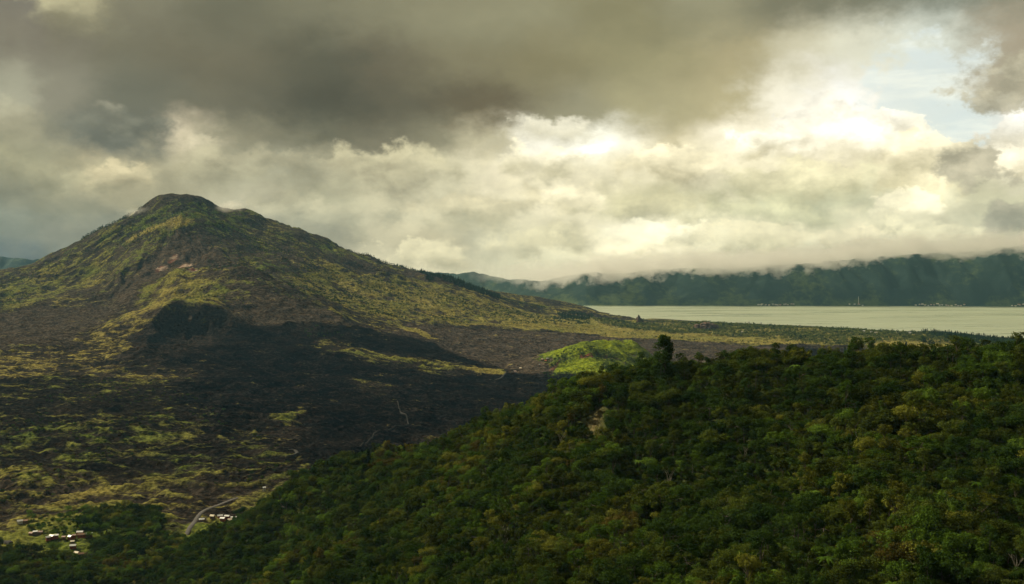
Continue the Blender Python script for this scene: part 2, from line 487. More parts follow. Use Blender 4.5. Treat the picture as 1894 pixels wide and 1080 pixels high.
def height(x, y, fine=True):
    b = BASE(x, y)
    sxm, sym = SUMMIT[0], SUMMIT[1]
    r = np.hypot(x - sxm, y - sym)
    th = np.arctan2(y - sym, x - sxm)
    # ribs and gullies run down from the summit
    up = sm(b, 130, 330)
    rib = ridged(th * 3.6 + 1.1 * fbm(x, y, 400, 2, 0.5, 4), r / 1500.0, 1.0, 4, 0.55, 12)
    b = b + up * (rib - 0.45) * np.clip(r / 15.0, 2, 46) * np.clip(0.8 + 1.8 * fbm(x, y, 420, 3, 0.5, 18), 0.1, 2.0)
    b = b + up * 15 * (ridged(x * 1.2 + 40 * fbm(x, y, 150, 2, 0.5, 19), y, 190, 4, 0.55, 20) - 0.4) * np.clip(r / 300.0, 0.25, 1)
    gul = ridged(th * 17 + 0.9 * fbm(x, y, 300, 3, 0.55, 14), r / 900.0, 1.0, 3, 0.55, 16)
    b = b - up * np.clip(r / 80.0, 0, 12) * sm(gul, 0.5, 0.95) * sm(fbm(x, y, 420, 2, 0.5, 21), -0.25, 0.3)
    b = b + up * 26 * fbm(x, y, 380, 5, 0.52, 22)
    # the summit: broad lip, a notch and the second crater lip
    cxs, cys = at(344, 372, 4790)
    rs = np.hypot((x - cxs) / 1.1, y - cys) * (1 + 0.2 * perlin(x / 60.0, y / 60.0, 35))
    b = b + 48 * (1 - sm(rs, 45, 260)) - 40 * (1 - sm(np.hypot(x - at(404, 388, 4850)[0], (y - at(404, 388, 4850)[1]) * 0.6), 20, 120))
    b = b + cone(x, y, 450, 402, 4900, 150, 30, 0, 0, 0.8) + up * 5 * fbm(x, y, 70, 3, 0.6, 24)
    cap = 690 + 6.0 * fbm(x, y, 45, 3, 0.6, 26) - 0.05 * np.maximum(x - cxs, -60) + 0.02 * (x - cxs)
    kk = np.clip(0.5 + 0.5 * (b - cap) / 20.0, 0, 1)
    b = b * (1 - kk) + cap * kk - 20.0 * kk * (1 - kk)
    # the lower rim that stands out from the face, the yellow hump, the brown hump
    b = b + cone(x, y, 338, 430, 4330, 280, 84, 0, 0, 1.1, 1.2)
    b = b + cone(x, y, 335, 540, 3560, 250, 70, 0, 0, 1.1, 1.2)
    b = b + cone(x, y, 478, 548, 3430, 340, 66, 40, 8, 1.25, 1.15)
    # cinder cone with its twin bowls, the old ring crater and the lower cone
    b = b + cone(x, y, 322, 612, 3070, 230, 84, 0, 0, 1.1) + cone(x, y, 400, 604, 3060, 110, 26, 0, 0, 1.2)
    for px, py, d, cr, dp in ((338, 606, 2975, 84, 46), (386, 606, 2990, 66, 40), (318, 640, 2850, 70, 24)):
        cx, cy = at(px, py, d)
        q = np.hypot(x - cx, y - cy) / cr
        b = b - dp * np.clip(1 - q * q, 0, 1) ** 0.7
    b = b + cone(x, y, 585, 618, 3080, 130, 20, 78, 30, 0.9, 1.25)
    b = b + cone(x, y, 305, 670, 2600, 150, 34, 52, 26, 1.0) + cone(x, y, 225, 672, 2620, 120, 16)
    # green cone on the plain, wooded rise and crags by the lake
    b = b + cone(x, y, 1082, 690, 3080, 240, 98, 0, 0, 1.1, 1.1) + cone(x, y, 1168, 690, 3150, 190, 62)
    b = b + cone(x, y, 1062, 585, 5650, 260, 34, 0, 0, 1.2) + cone(x, y, 850, 545, 5200, 420, 42, 0, 0, 1.2)
    b = b + cone(x, y, 1181, 592, 5500, 55, 30, 0, 0, 0.8) + cone(x, y, 1305, 602, 5200, 95, 34, 0, 0, 0.9)
    # lava: crusts, pressure ridges and channels
    plain = 1 - 0.72 * sm(b, 190, 330)
    dry = sm(b, 1.5, 9)
    rl = ridged(x + 30 * fbm(x, y, 160, 2, 0.5, 40), y * 1.25, 62, 4, 0.55, 50)
    b = b + plain * dry * ((rl - 0.4) * 11.0 + 6.0 * fbm(x, y, 260, 3, 0.5, 60))
    if fine:
        b = b + plain * dry * 2.6 * fbm(x, y, 19, 2, 0.6, 70)
    lob = fbm(x * 0.8, y * 1.3, 300, 3, 0.5, 75)
    b = b + plain * dry * 5.0 * (sm(lob, -0.05, 0.03) + sm(lob, 0.22, 0.28))
    h = hill_w(x, y)
    d = h - b
    k = 14.0
    t = np.clip(0.5 + 0.5 * d / k, 0, 1)
    z = b * (1 - t) + h * t + k * t * (1 - t)
    return z, rl, t


def zat(x, y):
    z, _, _ = height(np.atleast_1d(np.asarray(x, float)), np.atleast_1d(np.asarray(y, float)))
    return z


def ground_at(pxs, pys, near=250.0, far=6800.0, rows=700):
    """Where the line of sight through each (px, py) first meets the land."""
    pxs, pys = np.atleast_1d(np.asarray(pxs, float)), np.atleast_1d(np.asarray(pys, float))
    d = np.geomspace(near, far, rows)
    X = (pxs[:, None] - PX0) / FOC * d[None]
    Y = np.broadcast_to(d[None], X.shape)
    Z = EYE[2] - (pys[:, None] - HOR) / FOC * d[None]
    H = height(X.ravel(), Y.ravel(), False)[0].reshape(X.shape)
    hit = H >= Z
    k = np.where(hit.any(1), hit.argmax(1), rows - 1)
    i = np.arange(len(pxs))
    k0 = np.maximum(k - 1, 0)
    a0, a1 = (Z - H)[i, k0], (Z - H)[i, k]
    t = np.where(a0 - a1 > 1e-6, np.clip(a0 / np.maximum(a0 - a1, 1e-6), 0, 1), 1.0)
    dd = d[k0] + (d[k] - d[k0]) * t
    return np.stack([(pxs - PX0) / FOC * dd, dd, H[i, k]], 1)


# ------------------------------------------------------------------ terrain sheet (a fan of rows, finer where the land is near)
ys = np.concatenate([np.arange(60, 260, 20), np.arange(260, 900, 6), np.arange(900, 1250, 4.5), np.arange(1250, 2000, 4.2), np.arange(2000, 3000, 7.0),
                     np.arange(3000, 4960, 8.5), np.arange(4960, 7700, 26.0)])
us = np.concatenate([np.linspace(-0.95, -0.57, 40)[:-1], np.linspace(-0.57, 0.57, 720), np.linspace(0.57, 0.95, 40)[1:]])
GX = ys[:, None] * us[None, :]
GY = np.broadcast_to(ys[:, None], GX.shape)
nr, nc = GX.shape
x, y = GX.ravel(), GY.ravel().copy()
Z, RL, T = height(x, y)
ROAD_PX = [(345, 988), (353, 973), (362, 962), (368, 950), (378, 941), (395, 934), (415, 927), (440, 921)]


def path_line(pts, step=4.0, rounds=8):
    P = ground_at([p[0] for p in pts], [p[1] for p in pts])[:, :2]
    t = np.concatenate([[0], np.cumsum(np.hypot(*np.diff(P, axis=0).T))])
    n = max(12, int(t[-1] / step))
    tt = np.linspace(0, t[-1], n)
    Q = np.stack([np.interp(tt, t, P[:, 0]), np.interp(tt, t, P[:, 1])], 1)
    for _ in range(rounds):
        Q[1:-1] = 0.25 * Q[:-2] + 0.5 * Q[1:-1] + 0.25 * Q[2:]
    return Q


ROAD_XY = path_line(ROAD_PX, 4.0, 20)
ROAD_Z = height(ROAD_XY[:, 0], ROAD_XY[:, 1])[0]
for _ in range(30):
    ROAD_Z[1:-1] = 0.25 * ROAD_Z[:-2] + 0.5 * ROAD_Z[1:-1] + 0.25 * ROAD_Z[2:]
near_road = np.where((x > ROAD_XY[:, 0].min() - 40) & (x < ROAD_XY[:, 0].max() + 40) & (y > ROAD_XY[:, 1].min() - 40) & (y < ROAD_XY[:, 1].max() + 40))[0]
dd = np.hypot(x[near_road][:, None] - ROAD_XY[None, :, 0], y[near_road][:, None] - ROAD_XY[None, :, 1])
wgt = 1 - sm(dd.min(1), 9.0, 24.0)
Z[near_road] = Z[near_road] * (1 - wgt) + (ROAD_Z[dd.argmin(1)] - 0.35) * wgt


def inside(px_poly, soft=40.0, warp=45.0, seed=80):
    """Soft mask of a patch of ground whose outline was surveyed from the viewpoint."""
    P = ground_at([p[0] for p in px_poly], [p[1] for p in px_poly])[:, :2]
    lo, hi = P.min(0) - 150, P.max(0) + 150
    out = np.zeros(len(x), np.float32)
    sel = np.where((x > lo[0]) & (x < hi[0]) & (y > lo[1]) & (y < hi[1]))[0]
    if not len(sel):
        return out
    qx = x[sel] + warp * fbm(x[sel], y[sel], 120, 4, 0.6, seed)
    qy = y[sel] + warp * 1.6 * fbm(x[sel], y[sel], 120, 4, 0.6, seed + 3)
    ins = np.zeros(len(sel), bool)
    dist = np.full(len(sel), 1e9)
    for (ax, ay), (bx, by) in zip(P, np.roll(P, -1, 0)):
        c = (ay > qy) != (by > qy)
        with np.errstate(divide='ignore', invalid='ignore'):
            xin = (bx - ax) * (qy - ay) / (by - ay) + ax
        ins ^= c & (qx < xin)
        ex, ey = bx - ax, by - ay
        L = ex * ex + ey * ey + 1e-9
        t = np.clip(((qx - ax) * ex + (qy - ay) * ey) / L, 0, 1)
        dist = np.minimum(dist, np.hypot(qx - ax - t * ex, qy - ay - t * ey))
    out[sel] = sm(np.where(ins, dist, -dist), -soft * 0.9, soft * 1.3)
    return out


def lerp(a, b, m):
    return a + (b - a) * m


# cover: how much grass grows, how green it is, how brown / ashy the bare ground is, how pale it is
n1 = fbm(x, y, 330, 4, 0.55, 90)
n2 = fbm(x, y, 90, 4, 0.6, 95)
grass = 0.42 + 0.30 * n1 + 0.18 * n2
green = 0.35 + 0.35 * fbm(x, y, 260, 3, 0.5, 100)
ash = 0.35 + 0.3 * n1
pale = 0.25 + 0.25 * n2
up = sm(Z, 170, 300)
green = lerp(green, green + 0.22, up)
grass = lerp(grass, 0.39 + 0.36 * n1 + 0.25 * n2, up)
ash = lerp(ash, 0.75 + 0.3 * n2, up)


def zone(poly, g=None, gr=None, a=None, p=None, soft=40, warp=45, seed=80, amt=1.0):
    global grass, green, ash, pale
    m = inside(poly, soft, warp, seed) * amt
    if g is not None:
        grass = lerp(grass, g + 0.22 * n2 + 0.08 * n1, m)
    if gr is not None:
        green = lerp(green, gr + 0.12 * n2, m)
    if a is not None:
        ash = lerp(ash, a + 0.15 * n2, m)
    if p is not None:
        pale = lerp(pale, p + 0.15 * n2, m)


# grassy old flows on the near plain, dark in the middle left with cloud shade put into the colour
zone([(-200, 700), (200, 700), (380, 700), (520, 800), (640, 860), (560, 960), (0, 1010), (-200, 1010)], 0.41, 0.64, 0.2, 0.03, 60)
zone([(-200, 860), (150, 870), (420, 880), (560, 890), (420, 980), (100, 1000), (-200, 1010)], 0.46, 0.42, 0.4, 0.15, 60, seed=81)
zone([(-200, 690), (120, 690), (330, 720), (200, 790), (-200, 800)], 0.34, 0.55, 0.2, 0.0, 60, seed=82)
# right-hand plain and the lower right flank: dry grass, made paler with the sunshine put into its colour
zone([(560, 470), (700, 500), (920, 560), (1100, 585), (1100, 600), (960, 606), (800, 596), (660, 575), (560, 540)], 0.60, 0.36, 0.6, 0.45, 60, seed=83)
zone([(900, 585), (1100, 586), (1500, 606), (1894, 632), (2200, 660), (2200, 690), (1894, 650), (1440, 636), (1150, 622), (960, 606)], 0.86, 0.32, 0.6, 0.9, 60, seed=84)
# the young black flows, real dark rock further darkened by painted cloud shade
zone([(255, 640), (330, 600), (420, 592), (560, 596), (700, 612), (1000, 618), (1250, 632), (1440, 640), (1700, 655), (1440, 700), (1190, 700),
      (1000, 760), (860, 800), (760, 850), (640, 870), (560, 850), (520, 800), (440, 780), (310, 765), (330, 700), (255, 660)], 0.17, 0.5, 0.03, 0.03, 95, 120, seed=85)
zone([(760, 596), (1000, 612), (1250, 628), (1460, 640), (1460, 660), (1190, 672), (960, 690), (860, 660), (800, 630), (700, 610)], 0.24, 0.2, 0.65, 0.75, 30, seed=86)
zone([(580, 630), (660, 640), (760, 656), (850, 672), (930, 690), (800, 690), (700, 668), (600, 650)], 0.50, 0.5, 0.25, 0.2, 45, 60, seed=87)
zone([(640, 704), (720, 706), (760, 716), (700, 724), (650, 716)], 0.46, 0.45, 0.25, 0.2, 45, 50, seed=88)
zone([(870, 680), (930, 682), (930, 690), (880, 690)], 0.9, 0.15, 0.4, 0.5, 20, 20, seed=89)
zone([(500, 770), (560, 752), (570, 768), (520, 790)], 0.6, 0.7, 0.2, 0.2, 20, 20, seed=89)
zone([(730, 598), (760, 604), (812, 627), (790, 626), (740, 606)], 0.92, 0.35, 0.4, 0.5, 15, 10, seed=89)
# old brown flow at the left, and the long yellow banks below it
zone([(-200, 590), (0, 582), (90, 560), (230, 552), (210, 590), (130, 640), (0, 655), (-200, 660)], 0.22, 0.35, 0.75, 0.38, 40, seed=91)
zone([(-200, 655), (0, 650), (130, 640), (160, 610), (240, 590), (265, 604), (240, 640), (190, 680), (0, 700), (-200, 700)], 0.46, 0.12, 0.35, 0.2, 45, 70, seed=92)
# cinder cone, brown humps and the bare scree fan
zone([(240, 622), (320, 574), (400, 590), (425, 604), (400, 640), (340, 660), (250, 650)], 0.08, 0.2, 0.22, 0.16, 20, 15, seed=93)
zone([(420, 560), (470, 532), (520, 545), (640, 590), (700, 610), (560, 606), (430, 590)], 0.20, 0.2, 0.85, 0.35, 30, 25, seed=94)
zone([(200, 560), (250, 490), (330, 430), (350, 420), (400, 470), (390, 490), (300, 500), (240, 560)], 0.12, 0.3, 0.95, 0.45, 50, seed=95)
zone([(250, 560), (300, 515), (345, 505), (420, 540), (420, 575), (330, 560)], 0.62, 0.5, 0.8, 0.3, 30, 40, seed=96)
zone([(215, 600), (300, 535), (330, 520), (320, 560), (250, 600)], 0.62, 0.15, 0.9, 0.3, 25, 25, seed=97)
zone([(180, 450), (240, 405), (330, 372), (430, 395), (470, 420), (420, 440), (330, 412), (230, 450)], 0.52, 0.72, 0.5, 0.1, 40, seed=98)
zone([(300, 412), (345, 402), (370, 410), (330, 420), (230, 450), (250, 432)], 0.75, 0.15, 0.9, 0.5, 20, 15, seed=98)
zone([(0, 515), (120, 480), (200, 440), (220, 470), (120, 540), (0, 575), (-200, 590), (-200, 540)], 0.52, 0.5, 0.5, 0.25, 40, seed=99)
# the green cone: crop terraces and red earth
zone([(1010, 680), (1040, 650), (1090, 645), (1180, 665), (1180, 690), (1100, 700), (1020, 694)], 1.05, 0.95, 0.9, 0.6, 15, 15, seed=101)
zone([(1010, 685), (1030, 667), (1045, 658), (1036, 672), (1022, 690)], 0.0, 0.9, 1.35, 0.9, 8, 6, seed=101)
zone([(1070, 655), (1095, 652), (1100, 662), (1075, 664)], 0.1, 0.9, 1.6, 0.9, 8, 6, seed=101)
zone([(955, 672), (1010, 650), (1030, 655), (1000, 690), (940, 690)], 0.15, 0.3, 1.05, 0.6, 15, 15, seed=101)
gcx, gcy = at(1108, 690, 3110)
gq = np.hypot((x - gcx) / 1.12, y - gcy) * (1 + 0.25 * n2)
gm_ = (1 - sm(gq, 160, 200)) * np.where(ash > 1.2, 0.0, 1.0)
grass = lerp(grass, 0.78 + 0.35 * n2, gm_)
green = lerp(green, 0.92 + 0.2 * n2, gm_)
# terraces round the left village
zone([(-50, 1000), (0, 970), (40, 955), (110, 940), (230, 930), (300, 960), (330, 1000), (200, 1010), (60, 1030)], 0.75, 0.66, 0.5, 0.2, 35, 35, seed=102)
zone([(330, 990), (350, 965), (440, 965), (440, 985), (400, 1000)], 0.8, 0.6, 0.9, 0.4, 15, 15, seed=103)
# red and white altered rock in the face
rock = np.zeros(len(x), np.float32)
for px, py, rr in ((320, 482, 15), (344, 491, 20), (356, 499, 14), (297, 497, 14), (352, 588, 4)):
    c = ground_at([px], [py])[0]
    q = np.hypot(x - c[0], (y - c[1]) * 0.8) * (1 + 0.7 * fbm(x, y, 22, 3, 0.6, 120))
    rock = np.maximum(rock, 1 - sm(q, rr * 0.8, rr * 1.6))
# the slip scar and the forest floor
scar = inside([(1114, 752), (1122, 760), (1115, 784), (1106, 806), (1090, 804), (1086, 790), (1098, 772)], 6, 10, 105)
steep = np.clip(T, 0, 1)
SHOREDRY = sm(Z, 1.0, 4.0)


def mesh_obj(name, verts, faces, mat, parent=None, smooth=True, loc=None):
    me = bpy.data.meshes.new(name)
    verts = np.asarray(verts, np.float32)
    faces = np.asarray(faces, np.int32)
    k = faces.shape[1]
    me.vertices.add(len(verts))
    me.vertices.foreach_set('co', verts.ravel())
    me.loops.add(faces.size)
    me.loops.foreach_set('vertex_index', faces.ravel())
    me.polygons.add(len(faces))
    me.polygons.foreach_set('loop_start', np.arange(0, faces.size, k, dtype=np.int32))
    me.polygons.foreach_set('use_smooth', np.full(len(faces), smooth, bool))
    me.update(calc_edges=True)
    if mat is not None:
        for m in (mat if isinstance(mat, (list, tuple)) else [mat]):
            me.materials.append(m)
    o = bpy.data.objects.new(name, me)
    COL.objects.link(o)
    if parent is not None:
        o.parent = parent
    if loc is not None:
        o.location = loc
    return o


def tag(o, label=None, cat=None, group=None, kind=None):
    for k, v in (('label', label), ('category', cat), ('group', group), ('kind', kind)):
        if v is not None:
            o[k] = v
    return o


def new_mat(name):
    m = bpy.data.materials.new(name)
    m.use_nodes = True
    return m, NT(m.node_tree)


def land_material():
    m, t = new_mat('volcanic_ground')
    pos = t.n('ShaderNodeNewGeometry').outputs['Position']
    at_ = t.n('ShaderNodeAttribute', attribute_name='cover')
    cr, cg, cb = t.n('ShaderNodeSeparateColor').outputs[:3]
    sc_ = cr.node
    t.put(sc_.inputs[0], at_.outputs['Color'])
    pale_ = at_.outputs['Alpha']
    at2 = t.n('ShaderNodeAttribute', attribute_name='detail')
    s2 = t.n('ShaderNodeSeparateColor')
    t.put(s2.inputs[0], at2.outputs['Color'])
    relief, rock_, scar_ = s2.outputs[:3]
    wv = t.vmath('SCALE', t.noise(pos, 0.012, 2, 0.5, color=True), scale=70.0)
    na = t.noise(t.vmath('MULTIPLY', t.vmath('ADD', pos, wv), (0.42, 1.0, 1.0)), 0.036, 6, 0.66)
    nb = t.noise(pos, 0.13, 5, 0.66)
    nc_ = t.noise(pos, 0.008, 4, 0.5)
    # bare rock
    blackf = t.mix(t.step(t.math('ADD', t.math('MULTIPLY', nb, 0.7), t.math('MULTIPLY', na, 0.3)), 0.46, 0.66), (0.0012, 0.0011, 0.0012), (0.022, 0.0185, 0.019))
    paler = t.mix(t.step(nb, 0.38, 0.68), (0.030, 0.024, 0.023), (0.115, 0.092, 0.080))
    # cracks and flow fronts: dark lines between the crusts
    seam = t.step(t.math('ABSOLUTE', t.math('SUBTRACT', na, 0.5)), 0.0, 0.05)
    lava = t.mix(pale_, blackf, paler)
    brown = t.mix(t.step(nb, 0.3, 0.7), (0.034, 0.027, 0.019), (0.150, 0.118, 0.082))
    red = (0.22, 0.085, 0.05)
    lava = t.mix(t.math('MULTIPLY', cb, 0.75, clamp=True), lava, brown)
    lava = t.mix(t.step(cb, 1.1, 1.6), lava, red)
    lava = t.mix(seam, t.mix(1.0, lava, (0.35, 0.33, 0.33), 'MULTIPLY'), lava)
    # grass settles on the crests of the crusts and in patches
    f = t.math('ADD', t.math('MULTIPLY', na, 0.70), t.math('ADD', t.math('MULTIPLY', nb, 0.20), t.math('MULTIPLY', relief, 0.34)))
    th = t.math('SUBTRACT', 0.985, t.math('MULTIPLY', cr, 0.62))
    gm = t.step(t.math('SUBTRACT', f, th), -0.08, 0.10)
    dry = t.mix(t.step(nb, 0.3, 0.7), (0.085, 0.069, 0.019), (0.34, 0.29, 0.083))
    lush = t.mix(t.step(nb, 0.3, 0.7), (0.020, 0.036, 0.007), (0.130, 0.170, 0.030))
    gcol = t.mix(t.step(t.math('ADD', cg, t.math('MULTIPLY', t.math('SUBTRACT', nc_, 0.5), 0.9)), 0.1, 0.9), dry, lush)
    gcol = t.mix(t.step(cg, 0.82, 1.0), gcol, t.mix(t.step(nb, 0.3, 0.7), (0.08, 0.12, 0.008), (0.28, 0.33, 0.022)))
    col = t.mix(gm, lava, gcol)
    white = t.mix(t.step(na, 0.44, 0.54), (0.14, 0.055, 0.035), (0.38, 0.30, 0.23))
    col = t.mix(rock_, col, white)
    streak = t.noise(t.vmath('MULTIPLY', pos, (1.0, 0.35, 0.15)), 0.55, 4, 0.65)
    col = t.mix(scar_, col, t.mix(streak, (0.06, 0.045, 0.02), (0.22, 0.17, 0.085)))
    bs = t.n('ShaderNodeBsdfPrincipled')
    t.put(bs.inputs['Base Color'], col)
    bs.inputs['Roughness'].default_value = 0.95
    bs.inputs['Specular IOR Level'].default_value = 0.0
    bp = t.n('ShaderNodeBump')
    bp.inputs['Strength'].default_value = 1.0
    bp.inputs['Distance'].default_value = 1.0
    t.put(bp.inputs['Height'], t.math('ADD', t.math('MULTIPLY', na, 16.0), t.math('MULTIPLY', nb, 5.0)))
    t.put(bs.inputs['Normal'], bp.outputs[0])
    t.t.links.new(bs.outputs[0], t.n('ShaderNodeOutputMaterial').inputs['Surface'])
    return m


LAND = land_material()


def floor_material():
    m, t = new_mat('forest_floor')
    pos = t.n('ShaderNodeNewGeometry').outputs['Position']
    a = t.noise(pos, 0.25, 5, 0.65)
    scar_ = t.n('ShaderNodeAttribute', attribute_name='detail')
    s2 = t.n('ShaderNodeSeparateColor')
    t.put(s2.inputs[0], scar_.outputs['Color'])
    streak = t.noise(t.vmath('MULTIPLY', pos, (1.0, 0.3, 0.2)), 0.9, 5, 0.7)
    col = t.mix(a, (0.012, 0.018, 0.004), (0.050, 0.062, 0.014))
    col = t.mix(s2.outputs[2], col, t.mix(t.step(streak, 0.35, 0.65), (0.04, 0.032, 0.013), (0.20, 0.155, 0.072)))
    bs = t.n('ShaderNodeBsdfPrincipled')
    t.put(bs.inputs['Base Color'], col)
    bs.inputs['Roughness'].default_value = 1.0
    bs.inputs['Specular IOR Level'].default_value = 0.1
    bp = t.n('ShaderNodeBump')
    bp.inputs['Strength'].default_value = 1.0
    t.put(bp.inputs['Height'], t.math('MULTIPLY', t.math('ADD', a, streak), 1.2))
    t.put(bs.inputs['Normal'], bp.outputs[0])
    t.t.links.new(bs.outputs[0], t.n('ShaderNodeOutputMaterial').inputs['Surface'])
    return m


FLOOR = floor_material()

# vertex normals of the whole sheet, so that the pieces it is cut into join without a seam
P3 = np.stack([x, y, Z], 1).reshape(nr, nc, 3)
du = np.gradient(P3, axis=1)
dv = np.gradient(P3, axis=0)
NRM = np.cross(du, dv).reshape(-1, 3)
NRM /= np.linalg.norm(NRM, axis=1)[:, None]
COVER = np.stack([grass, green, ash, pale], 1).astype(np.float32)
DETAIL = np.stack([RL, rock, scar, np.ones_like(rock)], 1).astype(np.float32)

ii, jj = np.meshgrid(np.arange(nr - 1), np.arange(nc - 1), indexing='ij')
q0 = (ii * nc + jj).ravel()
QUADS = np.stack([q0, q0 + 1, q0 + nc + 1, q0 + nc], 1)
cxm, cym = x[QUADS].mean(1), y[QUADS].mean(1)
czm, tm = Z[QUADS].mean(1), T[QUADS].mean(1)
zone_id = np.zeros(len(QUADS), int)                      # 0 plain
zone_id[(czm > 165) & (cym > 2700) & (cxm < 300)] = 1     # volcano


def near(px, py, d, r, sx=1.0):
    a, b = at(px, py, d)
    return np.hypot((cxm - a) / sx, cym - b) < r


zone_id[near(340, 612, 3030, 215)] = 2                    # black cinder cone
zone_id[near(478, 548, 3430, 260, 1.15)] = 3              # brown cinder cone
zone_id[near(585, 618, 3080, 125, 1.25)] = 4              # ring crater
zone_id[near(1095, 690, 3090, 190, 1.25)] = 5             # green cone
zone_id[(tm > 0.5) & (cym < 1300)] = 6                    # forested hillside


def cut(name, k, mat):
    f = QUADS[zone_id == k]
    if k == 0:                                           # drop what lies deep under the lake
        f = f[Z[f].max(1) > -6]
    ids, inv = np.unique(f, return_inverse=True)
    o = mesh_obj(name, P3.reshape(-1, 3)[ids], inv.reshape(f.shape), mat)
    me = o.data
    for nm, arr in (('cover', COVER), ('detail', DETAIL)):
        at_ = me.attributes.new(nm, 'FLOAT_COLOR', 'POINT')
        at_.data.foreach_set('color', np.ascontiguousarray(arr[ids]).ravel())
    me.normals_split_custom_set_from_vertices(NRM[ids].tolist())
    return o


tag(cut('lava_plain', 0, LAND), 'dark lava plain with dry grass below the volcano', 'plain', kind='structure')
tag(cut('volcano', 1, LAND), 'grassy brown volcano with mist at its summit', 'volcano', kind='structure')
tag(cut('cinder_cone', 2, LAND), 'black cinder cone with twin bowls at the foot of the volcano', 'cinder cone', kind='structure')
tag(cut('cinder_cone', 3, LAND), 'smooth brown cinder cone on the lower right flank of the volcano', 'cinder cone', kind='structure')
tag(cut('crater_ring', 4, LAND), 'small ring crater with shrubs on its rim in the lava', 'crater', kind='structure')
tag(cut('green_hill', 5, LAND), 'bright green cultivated hill with red earth on the lava plain', 'hill', kind='structure')
tag(cut('forest_hillside', 6, FLOOR), 'forested hillside rising from the valley to the right', 'hillside', kind='structure')

# ------------------------------------------------------------------ wide ground, lake, far crater wall
def simple_mat(name, c0, c1, scale, rough=0.9, bump=0.0, spec=0.2):
    m, t = new_mat(name)
    pos = t.n('ShaderNodeNewGeometry').outputs['Position']
    a = t.noise(pos, scale, 5, 0.65)
    bs = t.n('ShaderNodeBsdfPrincipled')
    t.put(bs.inputs['Base Color'], t.mix(t.step(a, 0.3, 0.7), c0, c1))
    bs.inputs['Roughness'].default_value = rough
    bs.inputs['Specular IOR Level'].default_value = spec
    if bump:
        bp = t.n('ShaderNodeBump')
        t.put(bp.inputs['Height'], t.math('MULTIPLY', a, bump))
        t.put(bs.inputs['Normal'], bp.outputs[0])
    t.t.links.new(bs.outputs[0], t.n('ShaderNodeOutputMaterial').inputs['Surface'])
    return m


ground = mesh_obj('ground', [(-11500, -380, -45), (11500, -380, -45), (11500, 9900, -45), (-11500, 9900, -45)], [(0, 1, 2, 3)],
                  simple_mat('lowland', (0.03, 0.04, 0.015), (0.07, 0.08, 0.03), 0.004))
tag(ground, 'lowland around the crater', 'ground', kind='structure')


def water_material():
    m, t = new_mat('lake_water')
    pos = t.n('ShaderNodeNewGeometry').outputs['Position']
    big = t.noise(t.vmath('MULTIPLY', pos, (0.16, 1.0, 1.0)), 0.0065, 4, 0.6)
    rip = t.noise(t.vmath('MULTIPLY', pos, (0.5, 1.0, 1.0)), 0.22, 4, 0.6)
    bs = t.n('ShaderNodeBsdfPrincipled')
    t.put(bs.inputs['Base Color'], t.mix(big, (0.28, 0.32, 0.21), (0.36, 0.39, 0.27)))  # turbid green, lightened by the sky's silver sheen put into the colour
    t.put(bs.inputs['Roughness'], t.step(big, 0.3, 0.7, 0.22, 0.48))
    bs.inputs['IOR'].default_value = 1.333
    bs.inputs['Specular IOR Level'].default_value = 0.6
    bp = t.n('ShaderNodeBump')
    bp.inputs['Strength'].default_value = 0.08
    t.put(bp.inputs['Height'], t.math('MULTIPLY', rip, 1.2))
    t.put(bs.inputs['Normal'], bp.outputs[0])
    t.t.links.new(bs.outputs[0], t.n('ShaderNodeOutputMaterial').inputs['Surface'])
    return m


gx, gy = np.linspace(200, 8200, 41), np.linspace(4000, 8350, 30)
lx, ly = np.meshgrid(gx, gy)
lq = (np.arange(29)[:, None] * 41 + np.arange(40)[None]).ravel()
tag(mesh_obj('lake', np.stack([lx.ravel(), ly.ravel(), np.zeros(lx.size)], 1), np.stack([lq, lq + 1, lq + 42, lq + 41], 1), water_material()),
    'pale green crater lake', 'lake', kind='structure')

WALL_TOP = [(-700, 478), (-200, 480), (0, 486), (60, 492), (120, 484), (300, 470), (600, 480), (760, 510), (835, 518), (875, 514), (905, 522), (950, 529), (1010, 530),
            (1060, 520), (1100, 515), (1150, 518), (1200, 510), (1300, 506), (1350, 511), (1400, 504), (1500, 498), (1600, 489), (1700, 480),
            (1800, 476), (1894, 464), (2100, 450), (2700, 440)]
WALL_D = [(-700, 9300), (300, 9300), (800, 8500), (1000, 7900), (1085, 7720), (1400, 7680), (1700, 7640), (1894, 7560), (2150, 7300), (2700, 7000)]


def wall_height(u, s):
    """Height of the far crater wall: u is the heading as x / y, s the metres behind the shore."""
    px = u * FOC + PX0
    d0 = np.interp(px, [p[0] for p in WALL_D], [p[1] for p in WALL_D])
    py = np.interp(px, [p[0] for p in WALL_TOP], [p[1] for p in WALL_TOP])
    yy = d0 + s
    xx = u * yy
    top = EYE[2] - (py - 11 - HOR) / FOC * (d0 + 420)
    spur = ridged(xx + 90 * fbm(xx, yy, 500, 2, 0.5, 201), s * 0.35, 520, 4, 0.55, 203)
    run = np.clip((s - 25) / 430.0 + 0.42 * (spur - 0.45) * sm(s, 25, 300), 0, None)
    z = np.minimum(run ** 0.92, 1.0) * top - np.maximum(run - 1, 0) * 260
    z = z + sm(s, 20, 160) * (14 * fbm(xx, yy, 130, 4, 0.6, 205) + 16 * (ridged(xx, yy * 0.7, 170, 3, 0.5, 207) - 0.4))
    z = np.where(s < 25, -6 + s * 0.34, np.maximum(z, 2.4) + 0.0)
    return xx, yy, z


wu = np.linspace(-0.95, 0.95, 760)
ws = np.concatenate([[-30, 0, 10, 18, 25], np.linspace(32, 620, 120), [680, 760, 900, 1200]])
WU, WS = np.meshgrid(wu, ws)
wxx, wyy, wzz = wall_height(WU.ravel(), WS.ravel())
wr, wc = WU.shape
wq = (np.arange(wr - 1)[:, None] * wc + np.arange(wc - 1)[None]).ravel()


